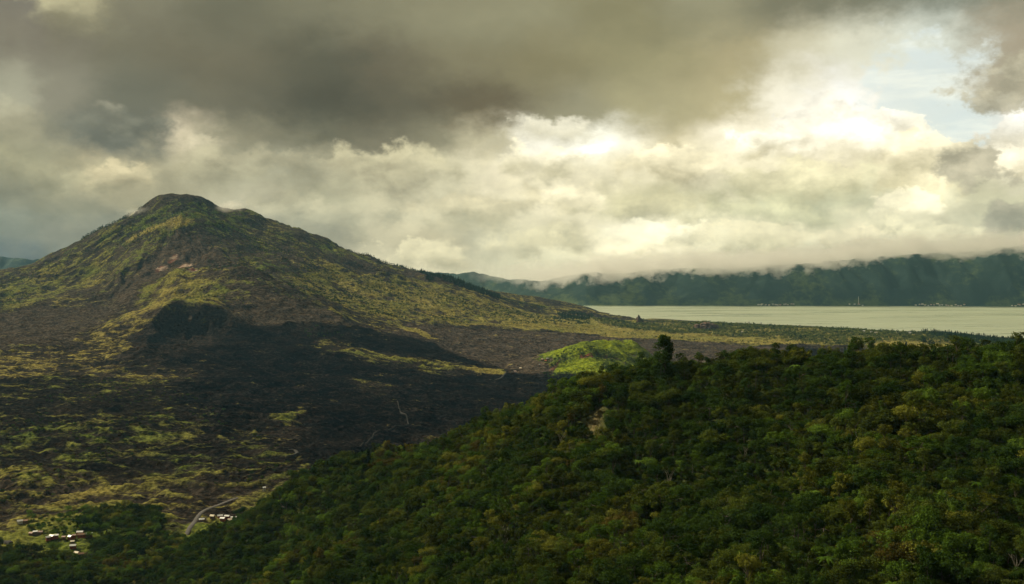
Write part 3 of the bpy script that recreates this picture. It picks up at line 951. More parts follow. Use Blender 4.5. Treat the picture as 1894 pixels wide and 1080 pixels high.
def wall_material():
    m, t = new_mat('far_forest_wall')
    pos = t.n('ShaderNodeNewGeometry').outputs['Position']
    a = t.noise(pos, 0.022, 6, 0.68)
    b = t.noise(pos, 0.0035, 4, 0.55)
    c = t.noise(pos, 0.075, 4, 0.7)
    dark = t.mix(c, (0.015, 0.033, 0.029), (0.040, 0.068, 0.054))  # blue of the distant haze put into the forest green
    lite = t.mix(c, (0.050, 0.080, 0.040), (0.120, 0.155, 0.062))
    sepz = t.sep(pos)[2]
    lowf = t.step(sepz, 120, 5, 0.0, 0.30)
    col = t.mix(t.step(t.math('ADD', t.math('ADD', t.math('MULTIPLY', a, 0.5), t.math('MULTIPLY', b, 0.5)), t.math('MULTIPLY', lowf, 0.3)), 0.50, 0.66), dark, lite)
    bs = t.n('ShaderNodeBsdfPrincipled')
    t.put(bs.inputs['Base Color'], col)
    bs.inputs['Roughness'].default_value = 1.0
    bs.inputs['Specular IOR Level'].default_value = 0.1
    bp = t.n('ShaderNodeBump')
    bp.inputs['Strength'].default_value = 1.0
    t.put(bp.inputs['Height'], t.math('ADD', t.math('MULTIPLY', a, 26.0), t.math('MULTIPLY', c, 9.0)))
    t.put(bs.inputs['Normal'], bp.outputs[0])
    t.t.links.new(bs.outputs[0], t.n('ShaderNodeOutputMaterial').inputs['Surface'])
    return m


tag(mesh_obj('crater_wall_hills', np.stack([wxx, wyy, wzz], 1), np.stack([wq, wq + 1, wq + wc + 1, wq + wc], 1), wall_material()),
    'blue-green forested crater wall beyond the lake, its crest in cloud', 'hills', kind='structure')

# ------------------------------------------------------------------ trees
CROWN_COL = {
    'deep green': ((0.0153, 0.0338, 0.0058), (0.0462, 0.0813, 0.0142)),
    'olive green': ((0.026, 0.036, 0.0055), (0.078, 0.105, 0.0165)),
    'bright green': ((0.0325, 0.0656, 0.0077), (0.1065, 0.1753, 0.0231)),
    'yellow-green': ((0.0574, 0.0656, 0.0077), (0.1686, 0.18, 0.0284)),
    'rusty brown': ((0.042, 0.036, 0.008), (0.11, 0.092, 0.02)),
    'dark fir green': ((0.0085, 0.0194, 0.0051), (0.0289, 0.0513, 0.0119)),
    'pale wood green': ((0.08, 0.1, 0.024), (0.26, 0.28, 0.066)),  # sunlit lakeshore brightness put into this and the next green
    'soft wood green': ((0.055, 0.08, 0.02), (0.18, 0.215, 0.05)),
}


def leaf_material(name, c0, c1):
    m, t = new_mat(name)
    tcn = t.n('ShaderNodeTexCoord').outputs['Object']
    oi = t.n('ShaderNodeObjectInfo')
    a = t.noise(tcn, 0.9, 3, 0.6)
    rnd = oi.outputs['Random']
    f = t.math('ADD', t.math('MULTIPLY', a, 0.95), t.math('MULTIPLY', t.math('SUBTRACT', rnd, 0.5), 0.5), clamp=True)
    col = t.mix(t.step(f, 0.2, 0.85), c0, c1)
    df = t.n('ShaderNodeBsdfDiffuse')
    t.put(df.inputs[0], col)
    tr = t.n('ShaderNodeBsdfTranslucent')
    t.put(tr.inputs[0], t.mix(0.4, col, t.mix(1.0, col, (1.3, 1.25, 0.5), 'MULTIPLY')))
    mx = t.n('ShaderNodeMixShader')
    mx.inputs[0].default_value = 0.28
    t.t.links.new(df.outputs[0], mx.inputs[1])
    t.t.links.new(tr.outputs[0], mx.inputs[2])
    t.t.links.new(mx.outputs[0], t.n('ShaderNodeOutputMaterial').inputs['Surface'])
    return m


LEAF = {k: leaf_material('leaves_' + k.replace(' ', '_').replace('-', '_'), *v) for k, v in CROWN_COL.items()}
BARK = simple_mat('grey_bark', (0.05, 0.042, 0.03), (0.13, 0.11, 0.085), 2.0)
BARK_PALE = simple_mat('pale_bark', (0.10, 0.09, 0.065), (0.26, 0.235, 0.175), 1.5)


def tube(p0, p1, r0, r1, n=6):
    p0, p1 = np.array(p0, float), np.array(p1, float)
    d = p1 - p0
    d /= np.linalg.norm(d) + 1e-9
    a = np.cross(d, (0.3, 0.9, 0.2))
    a /= np.linalg.norm(a)
    b = np.cross(d, a)
    th = np.arange(n) * 2 * np.pi / n
    c = np.cos(th)[:, None] * a + np.sin(th)[:, None] * b
    V = np.concatenate([p0 + c * r0, p1 + c * r1])
    k = np.arange(n)
    F = np.stack([k, (k + 1) % n, n + (k + 1) % n, n + k], 1)
    return V, F


def join(parts):
    V, F, o = [], [], 0
    for v, f in parts:
        V.append(v)
        F.append(f + o)
        o += len(v)
    return np.concatenate(V), np.concatenate(F)


def limb(g, p0, p1, r0, r1, segs=3, wob=0.12, n=5):
    """A bent tapered branch."""
    p0, p1 = np.array(p0, float), np.array(p1, float)
    L = np.linalg.norm(p1 - p0)
    pts = [p0 + (p1 - p0) * t + (g.normal(0, wob * L / segs, 3) if 0 < t < 1 else 0) for t in np.linspace(0, 1, segs + 1)]
    rs = np.linspace(r0, r1, segs + 1)
    return join([tube(pts[i], pts[i + 1], rs[i], rs[i + 1], n) for i in range(segs)]), pts


def leaves(g, C, rad, per, size, flat=0.75, upper=0.35):
    """Leaf faces spread over clumps centred on C: denser on top, ragged below."""
    n = len(C) * per
    d = g.normal(0, 1, (n, 3))
    d[:, 2] += upper
    d /= np.linalg.norm(d, axis=1)[:, None]
    rr = np.repeat(np.asarray(rad, float), per)[:, None] * (g.uniform(0.55, 1.08, (n, 1)))
    pos = np.repeat(C, per, 0) + d * rr * np.array([1, 1, flat])
    nrm_ = d + g.normal(0, 0.55, (n, 3)) + np.array([0, 0, 0.35])
    nrm_ /= np.linalg.norm(nrm_, axis=1)[:, None]
    a = np.cross(nrm_, g.normal(0, 1, (n, 3)))
    a /= np.linalg.norm(a, axis=1)[:, None]
    b = np.cross(nrm_, a)
    s = size * g.uniform(0.6, 1.35, (n, 1))
    l_, w_ = s, s * g.uniform(0.45, 0.8, (n, 1))
    V = np.stack([pos - a * l_, pos - b * w_, pos + a * l_, pos + b * w_], 1).reshape(-1, 3)
    F = np.arange(n * 4).reshape(-1, 4)
    return V, F


def make_tree(seed, width, height_, trunk_h, clumps, per, size, clump_r, dome=0.8, bare=0.0, limbs=5, trunk_r=0.22):
    """Returns (trunk, crown) meshes of a tree standing at the origin."""
    g = np.random.default_rng(seed)
    C, rads = [], []
    ch = height_ - trunk_h
    while len(C) < clumps:
        p = g.uniform(-1, 1, 3)
        q = np.hypot(p[0], p[1])
        if q > 1 or abs(p[2]) > 1:
            continue
        roof = math.sqrt(max(0, 1 - q ** 2)) ** dome
        zz = p[2] * roof
        if zz < roof * 0.0 and g.uniform() < 0.6:
            continue
        C.append((p[0] * width / 2, p[1] * width / 2, trunk_h + ch * (0.42 + 0.46 * zz)))
        rads.append(clump_r * g.uniform(0.6, 1.3))
    C = np.array(C)
    crown = leaves(g, C, rads, per, size)
    parts = []
    top = np.array([g.normal(0, 0.3), g.normal(0, 0.3), trunk_h + ch * 0.35])
    tr, pts = limb(g, (0, 0, -1.0), top, trunk_r, trunk_r * 0.6, 3, 0.06, 6)
    parts.append(tr)
    for i in g.choice(len(C), min(limbs, len(C)), replace=False):
        k = pts[int(g.integers(2, 4))]
        parts.append(limb(g, k, C[i], trunk_r * 0.5, trunk_r * 0.15, 2, 0.15, 4)[0])
    return join(parts), crown


def conifer(seed, width, height_, per=26, tiers=16, size=0.42):
    g = np.random.default_rng(seed)
    C, rads = [], []
    for i in range(tiers):
        t = i / (tiers - 1)
        r = width / 2 * (1 - t) ** 0.8 * g.uniform(0.75, 1.15) + 0.15
        for k in range(max(2, int(6 * (1 - t)))):
            a = g.uniform(0, 6.28)
            C.append((r * 0.6 * math.cos(a), r * 0.6 * math.sin(a), height_ * (0.16 + 0.82 * t)))
            rads.append(0.35 + r * 0.45)
    crown = leaves(g, np.array(C), rads, per, size, 0.7, 0.1)
    return limb(g, (0, 0, -1), (0, 0, height_ * 0.97), 0.2, 0.04, 4, 0.02, 6)[0], crown


def fern(seed, h=4.0, fronds=11, length=3.2):
    """Tree fern / banana: arching fronds from the head of a thin stem."""
    g = np.random.default_rng(seed)
    parts = []
    for i in range(fronds):
        a = i * 2 * math.pi / fronds + g.normal(0, 0.2)
        L = length * g.uniform(0.75, 1.15)
        c, s = math.cos(a), math.sin(a)
        V = []
        for k, t in enumerate(np.linspace(0, 1, 6)):
            r = L * t
            z = h + L * (0.55 * t - 0.85 * t * t)
            wd = 0.42 * math.sin(math.pi * min(1, t * 0.92 + 0.08)) + 0.03
            V += [(c * r - s * wd, s * r + c * wd, z - wd * 0.35), (c * r, s * r, z), (c * r + s * wd, s * r - c * wd, z - wd * 0.35)]
        F = []
        for k in range(5):
            o = k * 3
            F += [(o, o + 1, o + 4, o + 3), (o + 1, o + 2, o + 5, o + 4)]
        parts.append((np.array(V), np.array(F)))
    return limb(g, (0, 0, -1), (0, 0, h), 0.13, 0.1, 3, 0.03, 6)[0], join(parts)


SHAPES = {
    'broad': [lambda s: make_tree(s, 9.5, 9.0, 2.4, 16, 130, 0.27, 2.0), lambda s: make_tree(s, 10.5, 8.0, 2.6, 22, 100, 0.26, 1.6, 1.0),
              lambda s: make_tree(s, 8.5, 10.0, 3.0, 14, 140, 0.28, 2.2, 0.7), lambda s: make_tree(s, 11.0, 9.5, 3.6, 26, 80, 0.25, 1.3, 1.1)],
    'round': [lambda s: make_tree(s, 7.2, 8.2, 1.8, 12, 140, 0.26, 1.9, 0.6), lambda s: make_tree(s, 6.4, 9.0, 1.6, 15, 110, 0.25, 1.5, 0.5),
              lambda s: make_tree(s, 7.8, 7.4, 1.5, 20, 85, 0.24, 1.25, 0.8)],
    'tall': [lambda s: make_tree(s, 4.8, 13.5, 4.5, 15, 80, 0.26, 1.3, 0.4), lambda s: make_tree(s, 3.8, 12.0, 2.0, 13, 80, 0.26, 1.2, 0.35)],
    'open': [lambda s: make_tree(s, 6.5, 11.5, 6.0, 9, 45, 0.26, 1.2, 0.8, limbs=9, trunk_r=0.2), lambda s: make_tree(s, 5.5, 10.0, 5.0, 7, 40, 0.26, 1.0, 0.9, limbs=7, trunk_r=0.17)],
}
WORD = {'broad': 'broad-crowned tree', 'round': 'round-crowned tree', 'tall': 'tall narrow tree', 'open': 'open-crowned tree'}


def as_mesh(name, vf, mats, mat_idx=None):
    v, f = vf
    o = mesh_obj(name, v, f, mats, smooth=False)
    if mat_idx is not None:
        o.data.polygons.foreach_set('material_index', mat_idx.astype(np.int32))
    COL.objects.unlink(o)
    return o


protos = {}                                          # (shape, variant, colour) -> (trunk mesh, crown mesh, joined object)
proto_list = []
proto_col = bpy.data.collections.new('tree_kinds')   # never linked: only a shelf for the scattered wood
seed = 300
for shp, makers in SHAPES.items():
    for vi, mk in enumerate(makers):
        seed += 1
        trunk, crown = mk(seed)
        tm_ = as_mesh('trunk', trunk, BARK).data
        for colname in ('deep green', 'olive green', 'bright green', 'yellow-green', 'rusty brown'):
            cm_ = as_mesh('crown', crown, LEAF[colname]).data
            v, f = join([trunk, crown])
            mi = np.concatenate([np.zeros(len(trunk[1])), np.ones(len(crown[1]))])
            ob = as_mesh('tree_kind_%03d' % len(proto_list), (v, f), [BARK, LEAF[colname]], mi)
            proto_col.objects.link(ob)
            protos[(shp, vi, colname)] = (tm_, cm_, len(proto_list))
            proto_list.append((shp, vi, colname))


def add_kind(key, trunk, crown, colname, bark=None):
    tm_ = as_mesh('trunk', trunk, bark or BARK).data
    cm_ = as_mesh('crown', crown, LEAF[colname]).data
    v, f = join([trunk, crown])
    mi = np.concatenate([np.zeros(len(trunk[1])), np.ones(len(crown[1]))])
    ob = as_mesh('tree_kind_%03d' % len(proto_list), (v, f), [bark or BARK, LEAF[colname]], mi)
    proto_col.objects.link(ob)
    protos[key] = (tm_, cm_, len(proto_list))
    proto_list.append(key)


add_kind(('fir', 0, 'dark fir green'), *conifer(401, 4.5, 13), 'dark fir green')
add_kind(('fern', 0, 'bright green'), *fern(402), 'bright green')
add_kind(('fern', 1, 'deep green'), *fern(403, 3.0, 9, 2.6), 'deep green')
add_kind(('bush', 0, 'deep green'), *make_tree(404, 4.2, 2.8, 0.3, 9, 60, 0.26, 0.95), 'deep green')
add_kind(('bush', 1, 'olive green'), *make_tree(405, 4.6, 2.6, 0.2, 9, 60, 0.26, 0.95), 'olive green')
add_kind(('bush', 2, 'bright green'), *make_tree(406, 3.8, 2.4, 0.2, 8, 60, 0.26, 0.9), 'bright green')
# light trees for the far woods
for i, cn in enumerate(('deep green', 'olive green', 'yellow-green', 'bright green')):
    add_kind(('far', i, cn), *make_tree(410 + i, 9, 12, 3, 9, 26, 0.8, 2.0, 0.6, limbs=3), cn)
add_kind(('farfir', 0, 'dark fir green'), *conifer(420, 6.0, 17, 7, 9, 0.9), 'dark fir green')


def scatter(name, pts, scl, idx, label, cat, seed=1):
    """One uncountable wood: the tree kinds instanced on its points."""
    g = np.random.default_rng(seed)
    me = bpy.data.meshes.new(name)
    me.vertices.add(len(pts))
    me.vertices.foreach_set('co', np.asarray(pts, np.float32).ravel())
    for nm, ty, arr in (('size', 'FLOAT', np.asarray(scl, np.float32)), ('turn', 'FLOAT', g.uniform(0, 6.28, len(pts)).astype(np.float32)),
                        ('pick', 'INT', np.asarray(idx, np.int32))):
        a = me.attributes.new(nm, ty, 'POINT')
        a.data.foreach_set('value', arr)
    o = bpy.data.objects.new(name, me)
    COL.objects.link(o)
    ng = bpy.data.node_groups.new(name + '_scatter', 'GeometryNodeTree')
    ng.interface.new_socket('Geometry', in_out='INPUT', socket_type='NodeSocketGeometry')
    ng.interface.new_socket('Geometry', in_out='OUTPUT', socket_type='NodeSocketGeometry')
    N = ng.nodes
    gi, go = N.new('NodeGroupInput'), N.new('NodeGroupOutput')
    iop, ci, cx = N.new('GeometryNodeInstanceOnPoints'), N.new('GeometryNodeCollectionInfo'), N.new('ShaderNodeCombineXYZ')
    ci.inputs['Collection'].default_value = proto_col
    ci.inputs['Separate Children'].default_value = True
    ci.inputs['Reset Children'].default_value = True
    iop.inputs['Pick Instance'].default_value = True
    at_ = {}
    for nm, ty in (('size', 'FLOAT'), ('turn', 'FLOAT'), ('pick', 'INT')):
        q = N.new('GeometryNodeInputNamedAttribute')
        q.data_type = ty
        q.inputs['Name'].default_value = nm
        at_[nm] = q.outputs['Attribute']
    L = ng.links.new
    L(gi.outputs[0], iop.inputs['Points'])
    L(ci.outputs[0], iop.inputs['Instance'])
    L(at_['pick'], iop.inputs['Instance Index'])
    L(at_['turn'], cx.inputs[2])
    L(cx.outputs[0], iop.inputs['Rotation'])
    L(at_['size'], iop.inputs['Scale'])
    L(iop.outputs[0], go.inputs[0])
    md = o.modifiers.new('scatter', 'NODES')
    md.node_group = ng
    tag(o, label, cat, kind='stuff')
    return o


# --- which ground the eye can see: running skyline along each line of sight of the sheet
slope = ((Z + 0.0 - EYE[2]) / y).reshape(nr, nc)
skyl = np.maximum.accumulate(slope, 0)


def seen(px_, py_, pz, margin):
    """True where a thing of that height above ground clears the land in front of it."""
    r = np.clip(np.searchsorted(ys, py_) - 1, 0, nr - 1)
    c = np.clip(np.searchsorted(us, px_ / py_), 0, nc - 1)
    return (pz + margin - EYE[2]) / py_ >= skyl[r, c]


def poly_mask(poly, qx, qy, near=250.0):
    P = ground_at([p[0] for p in poly], [p[1] for p in poly], near)[:, :2]
    ins = np.zeros(len(qx), bool)
    for (ax, ay), (bx, by) in zip(P, np.roll(P, -1, 0)):
        c = (ay > qy) != (by > qy)
        with np.errstate(divide='ignore', invalid='ignore'):
            xin = (bx - ax) * (qy - ay) / (by - ay) + ax
        ins ^= c & (qx < xin)
    return ins


def jitter(x0, x1, y0, y1, sp, seed):
    g = np.random.default_rng(seed)
    a, b = np.meshgrid(np.arange(x0, x1, sp), np.arange(y0, y1, sp))
    return a.ravel() + g.uniform(-0.45, 0.45, a.size) * sp, b.ravel() + g.uniform(-0.45, 0.45, a.size) * sp


fx, fy = jitter(-700, 480, 280, 1260, 5.2, 7)
k = (np.abs(fx / fy) < 0.56)
fx, fy = fx[k], fy[k]
fz, _, ft = height(fx, fy)
valley = (poly_mask([(-150, 1075), (-100, 1032), (0, 1018), (60, 1024), (150, 1022), (200, 1000), (280, 990), (335, 1000), (400, 992), (450, 975), (520, 1000), (480, 1078)], fx, fy) |
          poly_mask([(140, 985), (160, 945), (200, 925), (240, 920), (290, 945), (305, 975), (260, 990), (200, 975)], fx, fy) |
          poly_mask([(430, 960), (450, 935), (500, 915), (560, 890), (600, 890), (520, 960), (460, 985)], fx, fy))
LT = ground_at([1228, 1240], [706, 700])
noscar = ~poly_mask([(1113, 742), (1125, 756), (1119, 798), (1110, 818), (1082, 818), (1078, 790), (1093, 764)], fx, fy)
CLEAR = ground_at([373, 393, 407, 412, 421, 426, 432, 134, 135, 143, 150, 345, 352, 1247], [966, 962, 960, 964, 961, 967, 964, 1006, 1014, 1027, 1029, 985, 972, 677])
free = np.ones(len(fx), bool)
for c in CLEAR:
    # a house or the road keeps a little open ground on its near side
    free &= np.hypot(fx - c[0], np.where(fy < c[1], (fy - c[1]) * 0.4, fy - c[1])) > 13
free &= (np.hypot(fx - LT[0, 0], fy - LT[0, 1]) > 13)
k = ((ft > 0.55) | valley) & noscar & free & seen(fx, fy, fz, 9.0)
fx, fy, fz = fx[k], fy[k], fz[k]
g = np.random.default_rng(21)
nz = fbm(fx, fy, 120, 3, 0.5, 301)
nz2 = fbm(fx, fy, 45, 2, 0.5, 303)
FS = (0.55 + 0.95 * g.uniform(0, 1, len(fx)) ** 1.7) * (1 + 0.35 * nz2)
colr = 0.55 * g.uniform(0, 1, len(fx)) + 0.22 + 0.75 * fbm(fx, fy, 70, 3, 0.6, 311)
COLS = np.array(['deep green', 'olive green', 'bright green', 'yellow-green', 'rusty brown'])
ci_ = np.select([colr < 0.42, colr < 0.66, colr < 0.79, colr < 0.93], [0, 1, 2, 3], 4)
shp_r = g.uniform(0, 1, len(fx))
SHN = np.select([shp_r < 0.36, shp_r < 0.68, shp_r < 0.82, shp_r < 0.88], [0, 1, 2, 3], 4)   # broad round tall open bush
SHW = ['broad', 'round', 'tall', 'open', 'bush']
pick = np.zeros(len(fx), int)
for i in range(len(fx)):
    s = SHW[SHN[i]]
    if s == 'bush':
        if g.uniform() < 0.25:
            pick[i] = protos[('fern', int(g.integers(0, 2)), ('bright green', 'deep green')[0])][2] if False else protos[('fern', 0, 'bright green')][2]
        else:
            v = int(g.integers(0, 3))
            pick[i] = protos[('bush', v, ('deep green', 'olive green', 'bright green')[v])][2]
    else:
        v = int(g.integers(0, len(SHAPES[s])))
        pick[i] = protos[(s, v, COLS[ci_[i]])][2]


def plant(name, key, loc, scale, label, cat='tree', group=None, turn=0.0, root=None):
    """A tree of its own: an Empty at the foot with a trunk and a crown."""
    tm_, cm_, _ = protos[key]
    e = bpy.data.objects.new(name, None)
    e.empty_display_size = 1.0
    e.location = loc
    e.rotation_euler = (0, 0, turn)
    e.scale = (scale,) * 3 if not isinstance(scale, tuple) else scale
    COL.objects.link(e)
    for nm, me in (('trunk', tm_), ('crown', cm_)):
        o = bpy.data.objects.new(nm, me)
        o.parent = e
        COL.objects.link(o)
    tag(e, label, cat, group)
    return e


# the trees that show largest stand as single trees
inframe = (np.abs(fx / fy) < 0.505) & ((EYE[2] - (fz + 4)) / fy < (1075 - HOR) / FOC) & seen(fx, fy, fz, 5.0) & (SHN < 4) & (FS > 0.7)
order = np.where(inframe)[0]
order = order[np.argsort(fy[order] / (FS[order] ** 0.5))][:285]
single = np.zeros(len(fx), bool)
single[order] = True
shown = []
for i in order:
    s = SHW[SHN[i]]
    _, v, cn = proto_list[pick[i]]
    ppx = PX0 + fx[i] / fy[i] * FOC
    ppy = HOR + (EYE[2] - fz[i] - 5) / fy[i] * FOC
    horiz = 'far right' if ppx > 1750 else 'right' if ppx > 1560 else 'middle right' if ppx > 1370 else 'middle' if ppx > 1180 else 'middle left' if ppx > 950 else 'left'
    vert = 'bottom edge' if ppy > 1025 else 'lowest slope' if ppy > 960 else 'lower slope' if ppy > 890 else 'mid slope'
    size = 'big ' if FS[i] > 1.15 else 'small ' if FS[i] < 0.82 else ''
    lab = size + cn + ' ' + WORD[s] + ', ' + vert + ', ' + horiz + ' of forest'
    shown.append((lab, ppx, plant('forest_tree', (s, v, cn), (fx[i], fy[i], fz[i] - 0.3), float(FS[i]), lab, 'tree', 'single trees of the hillside forest', float(g.uniform(0, 6.28)))))


def number_alike(items, tail='from left'):
    """Things that would share a label are told apart by their order from the left."""
    by = {}
    for lab, px_, ob in items:
        by.setdefault(lab, []).append((px_, ob))
    words = ['first', 'second', 'third', 'fourth', 'fifth', 'sixth', 'seventh', 'eighth', 'ninth', 'tenth', 'eleventh', 'twelfth', 'thirteenth', 'fourteenth', 'fifteenth', 'sixteenth',
             'seventeenth', 'eighteenth']
    for lab, rows in by.items():
        if len(rows) > 1:
            for n_, (_, ob) in enumerate(sorted(rows, key=lambda r: r[0])):
                ob['label'] = lab + ', ' + words[n_] + ' ' + tail


number_alike(shown)
scatter('forest', np.stack([fx, fy, fz - 0.3], 1)[~single], FS[~single], pick[~single], 'dense mixed forest covering the hillside and the valley floor', 'forest', 31)
# low growth between the trees
ux, uy = jitter(-620, 430, 280, 1150, 4.3, 17)
k = (np.abs(ux / uy) < 0.55)
ux, uy = ux[k], uy[k]
uz, _, ut = height(ux, uy)
k = (ut > 0.5) & seen(ux, uy, uz, 4) & ~poly_mask([(1113, 750), (1123, 758), (1117, 792), (1108, 810), (1086, 808), (1077, 790), (1091, 768)], ux, uy)
ux, uy, uz = ux[k], uy[k], uz[k]
g = np.random.default_rng(23)
bi = np.array([protos[('bush', 0, 'deep green')][2], protos[('bush', 1, 'olive green')][2], protos[('bush', 2, 'bright green')][2]])
scatter('undergrowth', np.stack([ux, uy, uz - 0.2], 1), g.uniform(0.6, 1.2, len(ux)), bi[g.choice(3, len(ux), p=[0.45, 0.43, 0.12])],
        'low green undergrowth between the forest trees', 'undergrowth', 33)

# far woods and scrub
woods = []


def wood(poly, sp, kinds, lo, hi, prob, seed, near=900.0):
    P = ground_at([p[0] for p in poly], [p[1] for p in poly], near)[:, :2]
    a, b = jitter(P[:, 0].min(), P[:, 0].max(), P[:, 1].min(), P[:, 1].max(), sp, seed)
    m = poly_mask(poly, a, b, near)
    a, b = a[m], b[m]
    gg = np.random.default_rng(seed + 500)
    dens = fbm(a, b, sp * 12, 3, 0.55, seed) * 0.8 + gg.uniform(-0.25, 0.25, len(a)) + prob
    m = dens > 0.5
    a, b = a[m], b[m]
    zz = height(a, b)[0]
    m = seen(a, b, zz, 14) & (zz > 1.2)
    a, b, zz = a[m], b[m], zz[m]
    pk = np.array([protos[q][2] for q in kinds])[gg.integers(0, len(kinds), len(a))]
    return np.stack([a, b, zz - 0.4], 1), gg.uniform(lo, hi, len(a)), pk


add_kind(('far', 4, 'pale wood green'), *make_tree(431, 10, 11, 2, 9, 26, 0.8, 2.0, 0.6, limbs=3), 'pale wood green')
add_kind(('far', 5, 'soft wood green'), *make_tree(432, 9, 13, 3, 9, 26, 0.8, 2.0, 0.6, limbs=3), 'soft wood green')
P_, S_ = ('far', 4, 'pale wood green'), ('far', 5, 'soft wood green')
D_, O_, Y_, B_, F_ = ('far', 0, 'deep green'), ('far', 1, 'olive green'), ('far', 2, 'yellow-green'), ('far', 3, 'bright green'), ('farfir', 0, 'dark fir green')


def skyline_row(px0, px1, n, back, kinds, lo, hi, seed, near=2500.0):
    """Trees along the crest of the land between two headings."""
    gg = np.random.default_rng(seed)
    px_ = gg.uniform(px0, px1, n)
    u = (px_ - PX0) / FOC
    c = np.clip(np.searchsorted(us, u), 0, nc - 1)
    ok = (ys > near)[:, None] & (ys < 5600)[:, None]
    r = np.where(ok, slope[:, c], -9).argmax(0)
    b = ys[r] - gg.uniform(-25, back, n)
    a = u * b
    zz = height(a, b)[0]
    pk = np.array([protos[q][2] for q in kinds])[gg.integers(0, len(kinds), n)]
    return np.stack([a, b, zz - 0.4], 1), gg.uniform(lo, hi, n), pk


def woods_of(name, label, cat, specs, seed):
    ps, ss, ks = zip(*[(wood if isinstance(sp[0], list) else skyline_row)(*sp) for sp in specs])
    return scatter(name, np.concatenate(ps), np.concatenate(ss), np.concatenate(ks), label, cat, seed)


woods_of('lakeside_wood', 'strip of woodland along the near shore of the lake', 'woodland', [
    ([(1090, 589), (1180, 592), (1300, 597), (1420, 603), (1560, 609), (1700, 617), (1800, 625), (1894, 634), (1960, 644), (1960, 655), (1800, 640), (1640, 634), (1560, 640), (1480, 632),
      (1330, 622), (1200, 612), (1110, 600)], 15, [P_, S_, P_, S_, D_], 0.7, 1.5, 0.60, 41),
    ([(1030, 580), (1062, 577), (1100, 585), (1085, 592), (1040, 590)], 14, [D_, F_], 0.8, 1.2, 0.9, 43),
    ([(1700, 617), (1760, 621), (1820, 627), (1894, 634), (1894, 640), (1760, 634)], 13, [D_, D_, F_], 1.2, 1.9, 0.9, 44),
], 51)
woods_of('spur_wood', 'dark conifer wood on the spur behind the volcano foot', 'woodland', [
    (778, 925, 700, 150, [F_, D_, F_], 0.8, 1.35, 45),
    (700, 780, 110, 40, [F_, D_], 0.5, 0.9, 65),
    (920, 1010, 120, 90, [D_, O_], 0.5, 0.9, 66),
], 52)
woods_of('slope_scrub', 'scattered bushes and small trees over the volcano and plain', 'scrub', [
    ([(560, 480), (700, 506), (900, 562), (1090, 588), (1090, 600), (960, 603), (780, 594), (640, 570), (540, 540)], 17, [D_, O_, D_, D_], 0.35, 1.05, 0.46, 46),
    (150, 262, 200, 45, [D_, F_], 0.45, 0.95, 67),
    (640, 700, 60, 30, [D_, F_], 0.35, 0.7, 68),
    ([(160, 470), (240, 405), (330, 372), (440, 396), (540, 436), (600, 480), (560, 520), (420, 470), (300, 450)], 15, [D_, F_, D_], 0.35, 0.8, 0.52, 47),
    ([(0, 514), (120, 476), (200, 432), (240, 408), (230, 420), (120, 500), (0, 575)], 16, [D_, O_], 0.4, 0.8, 0.52, 48),
    ([(290, 520), (345, 508), (420, 530), (470, 560), (380, 560), (320, 545)], 16, [B_, D_, Y_], 0.3, 0.7, 0.5, 49),
    ([(380, 480), (560, 500), (640, 560), (560, 560), (470, 530), (380, 510)], 16, [D_, O_, D_], 0.35, 0.8, 0.48, 50),
    ([(960, 600), (1200, 612), (1560, 638), (1700, 640), (1400, 640), (1150, 622)], 26, [O_, D_, Y_], 0.4, 0.9, 0.42, 57),
    ([(0, 700), (300, 700), (560, 850), (480, 900), (300, 900), (0, 980)], 17, [('bush', 1, 'olive green'), ('bush', 0, 'deep green')], 0.7, 1.6, 0.36, 58),
    ([(560, 606), (640, 606), (640, 626), (570, 626)], 14, [D_, F_], 0.5, 1.0, 0.42, 59),
], 53)
woods_of('hill_grove', 'dense bright shrubs and trees on the green cultivated hill', 'grove', [
    ([(1005, 682), (1030, 660), (1060, 646), (1090, 642), (1130, 650), (1190, 668), (1190, 690), (1110, 690), (1112, 668), (1060, 662), (1030, 680)], 9, [B_, D_, D_, S_], 0.45, 0.95, 0.60, 60),
    ([(995, 690), (1040, 688), (1110, 690), (1080, 706), (1010, 700)], 9, [D_, B_], 0.45, 0.8, 0.75, 61),
], 54)
woods_of('terrace_scrub', 'bushes among the green terraces by the left village', 'scrub', [
    ([(20, 985), (60, 950), (150, 935), (300, 965), (320, 1000), (200, 1010)], 9, [('bush', 2, 'bright green'), ('bush', 0, 'deep green'), ('round', 0, 'bright green')], 0.7, 1.5, 0.62, 62),
], 55)

# ------------------------------------------------------------------ single trees one can point to
def spot(px, py, near=250.0):
    return ground_at([px], [py], near)[0]


def landmark(key, trunk, crown, colname, px, py, hpx, label, bark=None, cat='tree', h_model=None, name='tree', turn=0.0, wide=1.0):
    """Stand a tree at (px, py) so that it is hpx photograph pixels tall."""
    if key not in protos:
        add_kind(key, trunk, crown, colname, bark)
    p = spot(px, py)
    d = p[1]
    hm = h_model or (protos[key][1].vertices and max(v.co.z for v in protos[key][1].vertices))
    s = hpx / FOC * d / hm
    return plant(name, key, (p[0], p[1], p[2] - 0.3), (s * wide, s * wide, s), label, cat, None, turn)


